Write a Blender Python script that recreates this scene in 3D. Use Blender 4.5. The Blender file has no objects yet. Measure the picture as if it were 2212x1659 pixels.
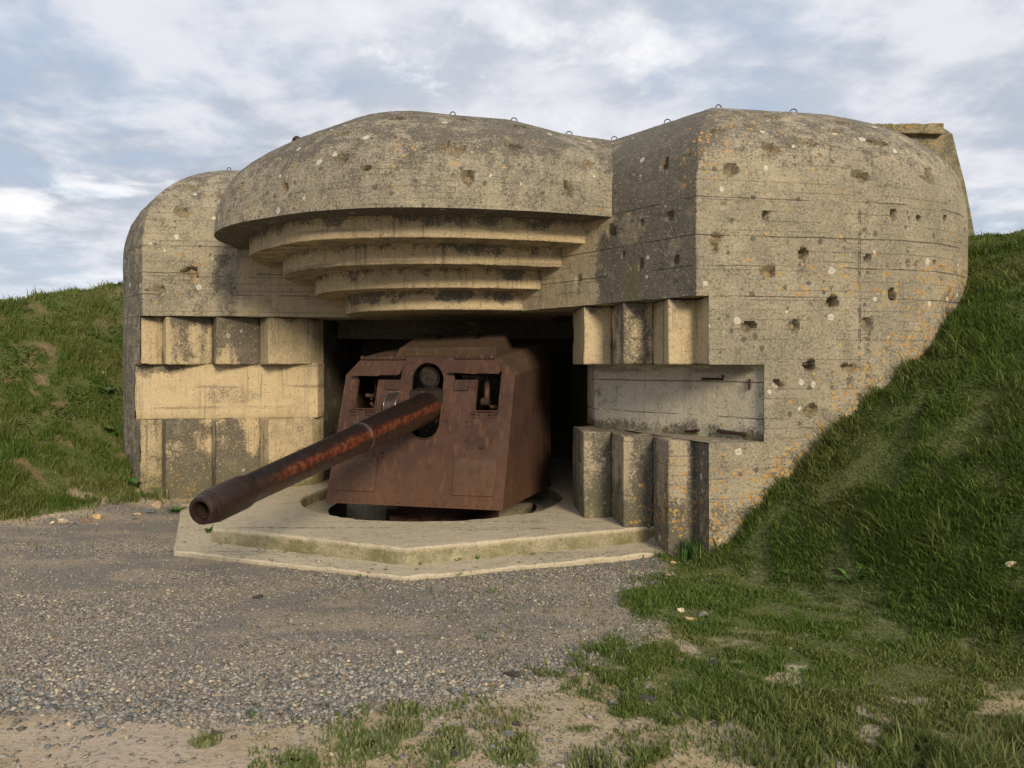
import bpy, bmesh, math, random
import numpy as np
from mathutils import Vector, Matrix
from mathutils.bvhtree import BVHTree
from mathutils.geometry import tessellate_polygon
R = math.radians
random.seed(7); RNG = np.random.default_rng(11)
SC = bpy.context.scene
COL = SC.collection
# ------------------------------------------------------------------ camera
EYE = 2.3
cam = bpy.data.cameras.new('camera'); camo = bpy.data.objects.new('camera', cam); COL.objects.link(camo)
camo.location = (0, 0, EYE); camo.rotation_euler = (R(90), 0, 0)
cam.sensor_width = 36; cam.lens = 27.2; cam.shift_y = -0.019; cam.clip_end = 6000; cam.clip_start = 0.05
SC.camera = camo
SC.view_settings.view_transform = 'Standard'; SC.view_settings.look = 'None'
SC.view_settings.gamma = 1; SC.view_settings.use_curve_mapping = False
SC.view_settings.exposure = 0.30
# ------------------------------------------------------------------ node helper
class NT:
    def __init__(s, tree): s.t = tree; s.n = tree.nodes; s.l = tree.links
    def node(s, kind, **kw):
        n = s.n.new(kind)
        for k, v in kw.items(): setattr(n, k, v)
        return n
    def put(s, sock, v):
        if hasattr(v, 'is_linked') or isinstance(v, bpy.types.NodeSocket): s.l.new(v, sock)
        else:
            if isinstance(v, (tuple, list)) and len(v) == 3 and sock.type == 'RGBA': v = (*v, 1)
            sock.default_value = v
    def m(s, op, a, b=0.0, c=0.0, clamp=False):
        n = s.node('ShaderNodeMath', operation=op, use_clamp=clamp)
        for i, v in enumerate((a, b, c)): s.put(n.inputs[i], v)
        return n.outputs[0]
    def vm(s, op, a, b=(0, 0, 0)):
        n = s.node('ShaderNodeVectorMath', operation=op); s.put(n.inputs[0], a); s.put(n.inputs[1], b)
        return n.outputs[0]
    def noise(s, vec, scale, detail=4, rough=.55, dist=0.0, out=0):
        n = s.node('ShaderNodeTexNoise'); s.put(n.inputs['Vector'], vec)
        n.inputs['Scale'].default_value = scale; n.inputs['Detail'].default_value = detail
        n.inputs['Roughness'].default_value = rough; n.inputs['Distortion'].default_value = dist
        return n.outputs[out]
    def voro(s, vec, scale, feature='F1', rnd=1.0):
        n = s.node('ShaderNodeTexVoronoi', feature=feature); s.put(n.inputs['Vector'], vec)
        n.inputs['Scale'].default_value = scale; n.inputs['Randomness'].default_value = rnd
        return n.outputs
    def ramp(s, v, a, b, lo=0.0, hi=1.0):   # smooth step
        n = s.node('ShaderNodeMapRange', interpolation_type='SMOOTHSTEP'); s.put(n.inputs[0], v)
        n.inputs[1].default_value = a; n.inputs[2].default_value = b; n.inputs[3].default_value = lo; n.inputs[4].default_value = hi
        return n.outputs[0]
    def mix(s, f, a, b, mode='MIX'):
        n = s.node('ShaderNodeMix', data_type='RGBA', blend_type=mode); s.put(n.inputs[0], f); s.put(n.inputs[6], a); s.put(n.inputs[7], b)
        return n.outputs[2]
    def attr(s, name):
        return s.node('ShaderNodeAttribute', attribute_name=name).outputs['Fac']
    def scl(s, vec, v):
        return s.vm('MULTIPLY', vec, v)
    def sep(s, vec):
        n = s.node('ShaderNodeSeparateXYZ'); s.put(n.inputs[0], vec); return n.outputs
# ------------------------------------------------------------------ sky and sun
SUN_AZ = (0.36, -0.933); SUN_EL = R(23)
world = bpy.data.worlds.new('World'); SC.world = world; world.use_nodes = True
W = NT(world.node_tree); W.n.clear()
sky = W.node('ShaderNodeTexSky', sky_type='NISHITA'); sky.sun_disc = False
sky.sun_elevation = SUN_EL; sky.sun_rotation = math.atan2(SUN_AZ[0], SUN_AZ[1])
tc = W.node('ShaderNodeTexCoord').outputs['Generated']
x, y, z = W.sep(tc)
zz = W.m('ADD', W.m('MAXIMUM', z, 0.0), 0.20)
cmb = W.node('ShaderNodeCombineXYZ'); W.put(cmb.inputs[0], W.m('DIVIDE', x, zz)); W.put(cmb.inputs[1], W.m('DIVIDE', y, zz))
deck = cmb.outputs[0]
n1 = W.noise(W.vm('ADD', deck, (3.1, 1.7, 0)), 1.15, 7, .60, .08)
n2 = W.noise(W.vm('ADD', deck, (9.1, 4.7, 2)), 3.3, 5, .55, .2)
n3 = W.noise(W.vm('ADD', deck, (1.3, 7.9, 5)), 0.55, 3, .5)
cover = W.ramp(W.m('ADD', W.m('MULTIPLY', n1, .6), W.m('MULTIPLY', n2, .4)), .34, .56)
grey = W.mix(W.ramp(n3, .35, .65), (.43, .475, .56), (.60, .63, .70))
n4 = W.noise(W.vm('ADD', deck, (2.1, 3.7, 4)), 6.5, 4, .6)
cloud = W.mix(W.ramp(W.m('ADD', W.m('MULTIPLY', n2, .65), W.m('MULTIPLY', n4, .35)), .40, .62), grey, (.76, .77, .82))
bright = W.m('MULTIPLY', W.ramp(W.noise(W.vm('ADD', deck, (5.2, 2.2, 8)), 2.6, 6, .6, .3), .52, .66), W.ramp(n1, .42, .56))
cloud = W.mix(bright, cloud, (.93, .93, .95))
gap = W.mix(.60, W.scl(sky.outputs[0], (.085, .085, .085)), (.52, .64, .82))
skyc = W.mix(W.ramp(cover, 0, 1, .30, 1.0), gap, cloud)
lowband = W.ramp(z, .015, .16)
skyc = W.mix(W.m('MULTIPLY', W.m('SUBTRACT', 1.0, lowband), .55), skyc, (.46, .55, .68))
skyc = W.mix(W.ramp(z, -.04, .0), (.10, .11, .09), skyc)
bg = W.node('ShaderNodeBackground'); W.put(bg.inputs[0], skyc); bg.inputs[1].default_value = .87
W.l.new(bg.outputs[0], W.node('ShaderNodeOutputWorld').inputs[0])
world.cycles.sampling_method = 'MANUAL'; world.cycles.sample_map_resolution = 512
sl = bpy.data.lights.new('sun', 'SUN'); sl.energy = 2.9; sl.angle = R(14); sl.color = (1, .845, .61)
so = bpy.data.objects.new('sun', sl); COL.objects.link(so)
sd = Vector((SUN_AZ[0] * math.cos(SUN_EL), SUN_AZ[1] * math.cos(SUN_EL), math.sin(SUN_EL)))
so.rotation_euler = sd.to_track_quat('Z', 'Y').to_euler(); so.location = (6, -10, 12)
# ------------------------------------------------------------------ measuring helpers
# pixel positions measured on the photograph (2212 wide copy) turned into points on real planes
def ray(px, py): return Vector(((px - 1106) / 1672, 1.0, (787 - py) / 1672))
def at_y(px, py, Y): r = ray(px, py); return Vector((r.x * Y, Y, EYE + r.z * Y))
def at_z(px, py, zz): Y = (EYE - zz) * 1672 / (py - 787); return at_y(px, py, Y)
def z5(x, y): return (674 + x / 3.657, 691.3 + y / 3.657)
# ------------------------------------------------------------------ numpy value noise
def _h(ix, iy, iz, seed):
    h = (ix.astype(np.int64) * 374761393 + iy.astype(np.int64) * 668265263 + iz.astype(np.int64) * 2147483647 + seed * 1274126177) & 0xffffffff
    h = ((h ^ (h >> 13)) * 1274126177) & 0xffffffff
    return ((h ^ (h >> 16)) & 0xffff) / 65535.0
def vnoise(p, scale=1.0, seed=0):
    p = np.asarray(p, float) * scale
    if p.shape[1] == 2: p = np.c_[p, np.zeros(len(p))]
    i = np.floor(p); f = p - i; f = f * f * (3 - 2 * f); out = 0
    for dx in (0, 1):
        for dy in (0, 1):
            for dz in (0, 1):
                w = (f[:, 0] if dx else 1 - f[:, 0]) * (f[:, 1] if dy else 1 - f[:, 1]) * (f[:, 2] if dz else 1 - f[:, 2])
                out = out + w * _h(i[:, 0] + dx, i[:, 1] + dy, i[:, 2] + dz, seed)
    return out
def fbm(p, scale=1.0, seed=0, o=4):
    s = 0; a = 1; t = 0
    for k in range(o): s = s + a * vnoise(p, scale * 2 ** k, seed + k); t += a; a *= .5
    return s / t
def sstep(a, b, v): t = np.clip((v - a) / (b - a), 0, 1); return t * t * (3 - 2 * t)
# ------------------------------------------------------------------ object helpers
def empty(name, loc, label=None, cat=None, group=None):
    o = bpy.data.objects.new(name, None); COL.objects.link(o); o.location = loc; o.empty_display_size = .2
    if label: o['label'] = label
    if cat: o['category'] = cat
    if group: o['group'] = group
    return o
def tag(o, label=None, cat=None, group=None, kind=None):
    for k, v in (('label', label), ('category', cat), ('group', group), ('kind', kind)):
        if v: o[k] = v
    return o
def link(name, me, mat, parent=None, world_coords=True):
    o = bpy.data.objects.new(name, me); COL.objects.link(o)
    if mat and not me.materials: me.materials.append(mat)
    if parent:
        o.parent = parent
        if world_coords:
            off = Vector((0, 0, 0)); q = parent
            while q: off += q.location; q = q.parent
            o.location = -off
    return o
def mesh_np(name, V, F, attrs=None, smooth=None):
    """V Nx3, F: array of quads/tris (M,k) or list of such arrays"""
    me = bpy.data.meshes.new(name); Fs = F if isinstance(F, list) else [F]
    V = np.asarray(V, np.float32)
    loops = np.concatenate([f.ravel() for f in Fs]).astype(np.int32)
    cnt = np.concatenate([np.full(len(f), f.shape[1]) for f in Fs])
    me.vertices.add(len(V)); me.vertices.foreach_set('co', V.ravel())
    me.loops.add(len(loops)); me.loops.foreach_set('vertex_index', loops)
    me.polygons.add(len(cnt)); st = np.concatenate([[0], np.cumsum(cnt)[:-1]]).astype(np.int32)
    me.polygons.foreach_set('loop_start', st)
    me.update(calc_edges=True); me.validate()
    for k, v in (attrs or {}).items():
        a = me.attributes.new(k, 'FLOAT', 'POINT'); a.data.foreach_set('value', np.asarray(v, np.float32))
    if smooth is not None:
        me.polygons.foreach_set('use_smooth', np.ones(len(cnt), bool))
        if smooth < 180: me.set_sharp_from_angle(angle=R(smooth))
    return me
def bm_mesh(name, bm, smooth=None, recalc=True):
    if recalc: bmesh.ops.recalc_face_normals(bm, faces=bm.faces)
    me = bpy.data.meshes.new(name); bm.to_mesh(me); bm.free()
    if smooth is not None:
        me.polygons.foreach_set('use_smooth', np.ones(len(me.polygons), bool))
        if smooth < 180: me.set_sharp_from_angle(angle=R(smooth))
    return me
def prism(bm, poly, z0, z1):
    """vertical prism from plan polygon"""
    a = [bm.verts.new((p[0], p[1], z0)) for p in poly]; b = [bm.verts.new((p[0], p[1], z1)) for p in poly]
    n = len(poly)
    bm.faces.new(a[::-1]); bm.faces.new(b)
    for i in range(n): bm.faces.new((a[i], a[(i + 1) % n], b[(i + 1) % n], b[i]))
def dense_prism(name, poly, z0, z1, mat, parent, step=.05, rough=.006, seed=0, attrs_fn=None, bevel=.012):
    """prism with a chipped, slightly uneven surface"""
    bm = bmesh.new(); prism(bm, poly, z0, z1)
    bmesh.ops.recalc_face_normals(bm, faces=bm.faces)
    if bevel: bmesh.ops.bevel(bm, geom=list(bm.edges), offset=bevel, segments=1, affect='EDGES')
    bmesh.ops.triangulate(bm, faces=[f for f in bm.faces if len(f.verts) > 4])
    for it in range(7):
        L = [e for e in bm.edges if e.calc_length() > step * 1.5]
        if not L or len(bm.verts) > 30000: break
        bmesh.ops.subdivide_edges(bm, edges=L, cuts=1, use_grid_fill=True)
    me = bm_mesh(name, bm, 35)
    V = np.empty(len(me.vertices) * 3, np.float32); me.vertices.foreach_get('co', V); V = V.reshape(-1, 3)
    N = np.empty_like(V); me.vertices.foreach_get('normal', N.ravel() if False else N.reshape(-1))
    d = (fbm(V, 9, 5 + seed, 3) - .5) * rough * 2 + (fbm(V, 30, 9 + seed, 2) - .5) * rough
    dc = np.min([np.hypot(V[:, 0] - q[0], V[:, 1] - q[1]) for q in poly], axis=0); de = np.minimum(np.minimum(dc, z1 - V[:, 2]), V[:, 2] - z0)
    d = d - .018 * np.exp(-np.maximum(de, 0) / .03) * sstep(.50, .68, fbm(V, 5, 33 + seed, 4))
    V2 = V + N * d[:, None]; me.vertices.foreach_set('co', V2.ravel())
    if attrs_fn:
        for k, v in attrs_fn(V).items():
            a = me.attributes.new(k, 'FLOAT', 'POINT'); a.data.foreach_set('value', np.asarray(v, np.float32))
    me.update()
    return link(name, me, mat, parent)
def tube(bm, pts, r, seg=8, cap=True):
    rings = []
    pts = [Vector(p) for p in pts]; up = Vector((0, 0, 1))
    for i, p in enumerate(pts):
        d = (pts[min(i + 1, len(pts) - 1)] - pts[max(i - 1, 0)]).normalized()
        a = d.cross(up);
        if a.length < .1: a = d.cross(Vector((1, 0, 0)))
        a.normalize(); b = d.cross(a)
        rr = r[i] if isinstance(r, (list, tuple)) else r
        rings.append([bm.verts.new(p + rr * (math.cos(2 * math.pi * k / seg) * a + math.sin(2 * math.pi * k / seg) * b)) for k in range(seg)])
    for A, B in zip(rings, rings[1:]):
        for k in range(seg): bm.faces.new((A[k], A[(k + 1) % seg], B[(k + 1) % seg], B[k]))
    if cap: bm.faces.new(rings[0][::-1]); bm.faces.new(rings[-1])
def box(bm, c, s, M=None):
    vs = []
    for dx in (-.5, .5):
        for dy in (-.5, .5):
            for dz in (-.5, .5):
                v = Vector((c[0] + dx * s[0], c[1] + dy * s[1], c[2] + dz * s[2]))
                vs.append(bm.verts.new(M @ v if M else v))
    for f in ((0, 1, 3, 2), (4, 6, 7, 5), (0, 4, 5, 1), (2, 3, 7, 6), (0, 2, 6, 4), (1, 5, 7, 3)): bm.faces.new([vs[i] for i in f])
# ------------------------------------------------------------------ materials
def new_mat(name):
    m = bpy.data.materials.new(name); m.use_nodes = True; t = NT(m.node_tree); t.n.clear()
    out = t.node('ShaderNodeOutputMaterial'); p = t.node('ShaderNodeBsdfPrincipled'); t.l.new(p.outputs[0], out.inputs[0])
    p.inputs['Specular IOR Level'].default_value = .3
    return m, t, p
def bump(t, h, dist, strength=1.0, prev=None):
    b = t.node('ShaderNodeBump'); b.inputs['Strength'].default_value = strength; b.inputs['Distance'].default_value = dist
    t.put(b.inputs['Height'], h)
    if prev is not None: t.l.new(prev, b.inputs['Normal'])
    return b.outputs[0]
def concrete(name, base_a=(.345, .300, .215), base_b=(.268, .235, .173), dark=(.110, .098, .078), clean=(.48, .385, .245),
             joints=(), seams=(), board=.115, vboard=0.0, spots=1.0, streak=0.0, coarse=1.0):
    """cast concrete; attributes w_dark, w_clean, w_orange, w_chip, w_moss set by position on the wall"""
    m, t, p = new_mat(name)
    pos = t.node('ShaderNodeNewGeometry').outputs['Position']; X, Y, Z = t.sep(pos)
    wd, wc, wo, wch, wm = (t.attr(k) for k in ('w_dark', 'w_clean', 'w_orange', 'w_chip', 'w_moss'))
    big = t.noise(pos, .9, 5, .6); mid = t.noise(pos, 5, 5, .62); fine = t.noise(pos, 38, 4, .65); grit = t.noise(pos, 120, 2, .6)
    col = t.mix(t.ramp(big, .36, .64), base_a, base_b)
    col = t.mix(t.m('MULTIPLY', t.ramp(mid, .40, .68), .45), col, t.mix(.5, base_b, dark))
    col = t.mix(wc, col, t.mix(t.m('MULTIPLY', t.ramp(mid, .4, .7), .4), clean, base_a))
    col = t.mix(t.m('MULTIPLY', t.ramp(t.m('ADD', t.m('ADD', wd, t.m('MULTIPLY', t.m('SUBTRACT', mid, .5), 1.5)), t.m('MULTIPLY', t.m('SUBTRACT', fine, .5), 1.3)), .30, .78), t.ramp(wd, .0, .15, 0, .92), clamp=True), col, dark)
    # vertical rain streaks
    sv = t.noise(t.scl(pos, (9, 9, .45)), 1.0, 5, .7); sv2 = t.noise(t.scl(pos, (26, 26, 1.1)), 1.0, 3, .6)
    st = t.m('MULTIPLY', t.ramp(t.m('ADD', t.m('MULTIPLY', sv, .6), t.m('MULTIPLY', sv2, .4)), .50, .66), t.ramp(big, .3, .6))
    col = t.mix(t.m('MULTIPLY', st, .38 + .40 * streak), col, dark)
    # board marks: thin horizontal lines of the shuttering
    wob = t.m('MULTIPLY', t.m('SUBTRACT', t.noise(t.scl(pos, (1, 1, .3)), 2.5, 3), .5), .018)
    zb = t.m('FRACT', t.m('DIVIDE', t.m('ADD', Z, wob), board))
    line = t.m('MULTIPLY', t.ramp(t.m('ABSOLUTE', t.m('SUBTRACT', zb, .5)), .035, .09, 1, 0), t.ramp(t.noise(t.scl(pos, (1, 1, 6)), 1.3, 3), .45, .58))
    col = t.mix(t.m('MULTIPLY', line, .48), col, dark)
    if vboard:
        vx = t.m('FRACT', t.m('DIVIDE', t.m('ADD', t.m('ADD', X, t.m('MULTIPLY', Y, .35)), t.m('MULTIPLY', wob, .5)), vboard))
        vl = t.m('MULTIPLY', t.ramp(t.m('ABSOLUTE', t.m('SUBTRACT', vx, .5)), .015, .05, 1, 0), t.ramp(t.noise(t.scl(pos, (6, 6, 1)), 1.3, 3), .45, .6))
        col = t.mix(t.m('MULTIPLY', vl, .5), col, dark)
    jm = None
    for jz in joints:
        j = t.ramp(t.m('ABSOLUTE', t.m('SUBTRACT', t.m('ADD', Z, t.m('MULTIPLY', wob, 1.6)), jz)), .002, .009, 1, 0)
        jm = j if jm is None else t.m('MAXIMUM', jm, j)
    for sx, za, zt in seams:
        j = t.m('MULTIPLY', t.ramp(t.m('ABSOLUTE', t.m('SUBTRACT', t.m('ADD', X, t.m('MULTIPLY', wob, .8)), sx)), .008, .022, 1, 0),
                t.m('MULTIPLY', t.ramp(Z, zt - .05, zt, 1, 0), t.ramp(mid, .33, .5)))
        jm = j if jm is None else t.m('MAXIMUM', jm, j)
    if jm is not None:
        jm = t.m('MULTIPLY', jm, t.ramp(t.noise(t.scl(pos, (1, 1, 4)), 1.5, 4), .40, .56)); col = t.mix(t.m('MULTIPLY', jm, .6), col, (.06, .05, .04))
    # blotches and dark flakes, longer along the wall than up it
    fl_ = t.voro(t.scl(t.vm('ADD', pos, (.4, .9, .2)), (1, 1, 2.3)), 15); fc = t.sep(fl_['Color'])
    fk = t.m('MULTIPLY', t.ramp(t.m('ADD', fl_['Distance'], t.m('MULTIPLY', t.m('SUBTRACT', fine, .5), .5)), .20, .34, 1, 0), t.m('LESS_THAN', fc[0], t.m('ADD', .12, t.m('MULTIPLY', wd, .55))))
    col = t.mix(t.m('MULTIPLY', fk, .62), col, (.085, .075, .066))
    fk2 = t.m('MULTIPLY', t.ramp(fl_['Distance'], .22, .34, 1, 0), t.m('MULTIPLY', t.m('GREATER_THAN', fc[0], .90), wd))
    col = t.mix(t.m('MULTIPLY', fk2, .6), col, (.42, .39, .32))
    bl = t.noise(pos, 2.4, 6, .68)
    col = t.mix(t.m('MULTIPLY', t.ramp(bl, .52, .66), .38), col, t.mix(.5, dark, base_b))
    col = t.mix(t.m('MULTIPLY', t.ramp(bl, .46, .34), .30), col, (.50, .42, .29))
    # speckle, grit
    fk0 = t.m('SUBTRACT', 1.0, t.m('MULTIPLY', wc, .65))
    col = t.mix(t.m('MULTIPLY', t.m('MULTIPLY', t.ramp(fine, .50, .66), .55), fk0), col, (.085, .075, .06))
    col = t.mix(t.m('MULTIPLY', t.ramp(fine, .46, .30), .42), col, (.55, .49, .38))
    gv = t.voro(pos, 55); sp = t.ramp(gv['Distance'], .10, .22, 1, 0)
    gc = t.sep(gv['Color'])
    col = t.mix(t.m('MULTIPLY', t.m('MULTIPLY', sp, t.m('GREATER_THAN', gc[0], .72)), .75 * spots), col, (.06, .055, .05))
    col = t.mix(t.m('MULTIPLY', t.m('MULTIPLY', sp, t.m('LESS_THAN', gc[0], .10)), .7 * spots), col, (.62, .57, .46))
    # distorted coordinates make the lichen patches irregular
    dv = t.vm('ADD', pos, t.vm('SCALE', t.noise(pos, 14, 3, .6, 0, 1), (0, 0, 0)))
    dn = t.node('ShaderNodeVectorMath', operation='SCALE'); t.put(dn.inputs[0], t.noise(pos, 16, 3, .6, 0, 1)); dn.inputs['Scale'].default_value = .06
    dpos = t.vm('ADD', pos, dn.outputs[0])
    expo = t.m('SUBTRACT', 1.0, t.m('MULTIPLY', wc, .85), clamp=True)
    v1 = t.voro(dpos, 7.0); c1 = t.sep(v1['Color'])
    k = t.m('MULTIPLY', t.ramp(t.m('SUBTRACT', v1['Distance'], t.m('MULTIPLY', c1[1], .16)), .06, .13, 1, 0), t.m('GREATER_THAN', c1[0], .50))
    col = t.mix(t.m('MULTIPLY', t.m('MULTIPLY', k, expo), .72 * spots), col, (.075, .066, .058))
    v2 = t.voro(t.vm('ADD', dpos, (3.3, 1.2, 5.1)), 5.2); c2 = t.sep(v2['Color'])
    d2 = t.m('SUBTRACT', v2['Distance'], t.m('MULTIPLY', c2[1], .20))
    k = t.m('MULTIPLY', t.ramp(d2, .02, .055, 1, 0), t.m('GREATER_THAN', c2[0], .74))
    col = t.mix(t.m('MULTIPLY', t.m('MULTIPLY', k, expo), .78 * spots), col, t.mix(t.ramp(d2, -.05, .0), (.50, .48, .40), (.66, .63, .53)))
    v3 = t.voro(t.vm('ADD', dpos, (7.3, 4.2, 1.1)), 18); c3 = t.sep(v3['Color'])
    og = t.m('ADD', wo, t.m('MULTIPLY', t.ramp(t.noise(pos, 1.7, 4, .6), .60, .72), .22))
    k = t.m('MULTIPLY', t.ramp(v3['Distance'], .32, .46, 1, 0), t.m('LESS_THAN', c3[0], t.m('MULTIPLY', og, t.ramp(t.noise(pos, 4.5, 3, .6), .36, .60))))
    col = t.mix(t.m('MULTIPLY', k, .85), col, t.mix(c3[1], (.40, .20, .035), (.52, .33, .10)))
    v4 = t.voro(t.vm('ADD', dpos, (1.7, 8.2, 2.1)), 3.4); c4 = t.sep(v4['Color'])
    k = t.m('MULTIPLY', t.ramp(v4['Distance'], .05, .11, 1, 0), t.m('MULTIPLY', t.m('GREATER_THAN', c4[0], .86), expo))
    col = t.mix(t.m('MULTIPLY', k, .8 * spots), col, (.46, .27, .06))
    col = t.mix(t.m('MULTIPLY', wm, t.ramp(mid, .3, .6, .55, 1.0)), col, (.13, .125, .045))
    col = t.mix(t.m('MULTIPLY', wch, .5), col, t.mix(t.ramp(mid, .45, .6), (.16, .13, .09), (.33, .21, .08)))
    t.put(p.inputs['Base Color'], col); p.inputs['Roughness'].default_value = .93
    nb = bump(t, t.m('ADD', t.m('MULTIPLY', mid, 1.0), t.m('MULTIPLY', big, .6)), .03 * coarse, .8)
    nb = bump(t, t.m('ADD', fine, t.m('MULTIPLY', grit, .4)), .012 * coarse, .9, nb)
    nb = bump(t, t.m('MULTIPLY', t.m('ADD', t.m('MULTIPLY', line, .6), sp), -1.0), .006, .8, nb)
    if jm is not None: nb = bump(t, t.m('MULTIPLY', jm, -1.0), .02, 1.0, nb)
    t.put(p.inputs['Normal'], nb)
    return m
JZ = (4.225, 3.79, 3.44, 3.085)
M_wall = concrete('weathered_concrete', joints=JZ, seams=((4.13, 0, 4.22),))
M_brow = concrete('brow_concrete', base_a=(.345, .30, .218), base_b=(.265, .235, .178), board=.075, coarse=1.35)
M_ring = concrete('sheltered_concrete', base_a=(.50, .40, .245), base_b=(.41, .33, .21), clean=(.56, .445, .27), spots=.25, streak=.8, board=.35)
M_slab = concrete('platform_concrete', base_a=(.50, .43, .31), base_b=(.43, .37, .27), dark=(.22, .19, .12), clean=(.52, .45, .33), spots=.35, board=5.0, coarse=.6)
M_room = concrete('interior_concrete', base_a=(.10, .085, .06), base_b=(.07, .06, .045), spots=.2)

def rust(name, a=(.064, .034, .027), b=(.092, .049, .034), c=(.050, .030, .030), rough=.72, metal=.25, grain=1.0):
    m, t, p = new_mat(name)
    pos = t.node('ShaderNodeNewGeometry').outputs['Position']; Z = t.sep(pos)[2]
    n1 = t.noise(pos, 1.8, 5, .62); n2 = t.noise(pos, 9, 5, .65); n3 = t.noise(pos, 60, 3, .6); sv = t.noise(t.scl(pos, (14, 14, 1.0)), 1, 4, .6)
    col = t.mix(t.ramp(n1, .38, .62), a, b)
    col = t.mix(t.m('MULTIPLY', t.ramp(Z, .25, 1.25, 1, 0), t.ramp(n2, .3, .6, .35, .75)), col, (.125, .062, .032))
    col = t.mix(t.m('MULTIPLY', t.ramp(n2, .5, .68), .35), col, c)
    col = t.mix(t.m('MULTIPLY', t.ramp(sv, .54, .66), .55), col, (.16, .078, .042))
    col = t.mix(t.m('MULTIPLY', t.ramp(n3, .55, .7), .35), col, (.03, .02, .017))
    vv = t.voro(pos, 17); k = t.m('MULTIPLY', t.ramp(vv['Distance'], .05, .12, 1, 0), t.m('GREATER_THAN', t.sep(vv['Color'])[0], .86))
    col = t.mix(t.m('MULTIPLY', k, .5), col, (.26, .17, .11))
    t.put(p.inputs['Base Color'], col); p.inputs['Metallic'].default_value = metal
    t.put(p.inputs['Roughness'], t.ramp(n2, .3, .7, rough - .12, rough + .12))
    nb = bump(t, n1, .03, .5); nb = bump(t, t.m('ADD', n3, t.m('MULTIPLY', n2, .8)), .004 * grain, .8, nb); t.put(p.inputs['Normal'], nb)
    return m
M_rust = rust('rusted_shield_steel')
M_rustd = rust('dark_rusted_steel', (.05, .028, .022), (.07, .04, .03), (.03, .022, .02))
M_panel = rust('patched_panel_steel', (.078, .047, .036), (.10, .06, .043), (.055, .038, .034))
M_roofr = rust('dusty_shield_roof', (.058, .036, .024), (.075, .048, .028), (.04, .027, .02), rough=.85, metal=.05)
M_dark = rust('mechanism_iron', (.02, .016, .014), (.03, .024, .02), (.012, .01, .01))
def barrel_mat():
    m, t, p = new_mat('rusted_barrel')
    ob = t.node('ShaderNodeTexCoord').outputs['Object']; x, y, z = t.sep(ob)
    ang = t.m('ARCTAN2', z, y)      # around the tube, z up, y to the camera's left rear
    st = t.scl(ob, (1.0, 3.0, 3.0)); n = t.noise(st, 1.6, 6, .68); n2 = t.noise(ob, 14, 5, .65); n3 = t.noise(ob, 70, 3, .6)
    base = t.mix(t.ramp(n2, .35, .65), (.030, .018, .014), (.062, .030, .020))
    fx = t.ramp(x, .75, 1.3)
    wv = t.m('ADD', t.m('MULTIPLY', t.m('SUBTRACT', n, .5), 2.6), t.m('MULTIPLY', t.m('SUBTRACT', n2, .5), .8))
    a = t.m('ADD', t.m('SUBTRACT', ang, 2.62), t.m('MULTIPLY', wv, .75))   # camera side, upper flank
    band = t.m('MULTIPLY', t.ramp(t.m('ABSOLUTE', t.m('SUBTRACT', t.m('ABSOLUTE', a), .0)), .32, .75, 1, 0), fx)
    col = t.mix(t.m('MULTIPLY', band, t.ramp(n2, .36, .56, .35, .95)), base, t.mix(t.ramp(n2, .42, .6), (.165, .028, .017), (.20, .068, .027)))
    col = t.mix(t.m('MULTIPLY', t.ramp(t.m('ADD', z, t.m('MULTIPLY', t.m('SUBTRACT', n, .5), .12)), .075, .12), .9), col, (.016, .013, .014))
    low = t.m('MULTIPLY', t.ramp(z, .03, -.09), t.ramp(n2, .4, .6)); col = t.mix(t.m('MULTIPLY', low, .6), col, (.095, .045, .022))
    muz = t.ramp(x, .62, .58); col = t.mix(t.m('MULTIPLY', muz, .8), col, t.mix(n2, (.024, .016, .016), (.052, .027, .020)))
    col = t.mix(t.m('MULTIPLY', t.ramp(n3, .55, .7), .3), col, (.01, .008, .008))
    t.put(p.inputs['Base Color'], col); p.inputs['Metallic'].default_value = .35
    t.put(p.inputs['Roughness'], t.ramp(n2, .3, .7, .30, .52)); p.inputs['Specular IOR Level'].default_value = .5
    nb = bump(t, t.m('ADD', n3, n2), .003, .7); t.put(p.inputs['Normal'], nb)
    return m
M_barrel = barrel_mat()
def plain(name, c, rough=.7, metal=0.0, var=.25, scale=12):
    m, t, p = new_mat(name); pos = t.node('ShaderNodeNewGeometry').outputs['Position']
    n = t.noise(pos, scale, 4, .6)
    t.put(p.inputs['Base Color'], t.mix(t.ramp(n, .3, .7), tuple(v * (1 - var) for v in c), tuple(min(1, v * (1 + var)) for v in c)))
    p.inputs['Roughness'].default_value = rough; p.inputs['Metallic'].default_value = metal
    t.put(p.inputs['Normal'], bump(t, n, .01, .5))
    return m
M_worn = plain('worn_bright_steel', (.30, .27, .25), .35, .8)
M_fair = plain('smooth_grey_steel', (.10, .075, .07), .35, .6)
M_iron = plain('rusty_iron_bar', (.05, .03, .022), .8, .2)

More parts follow.
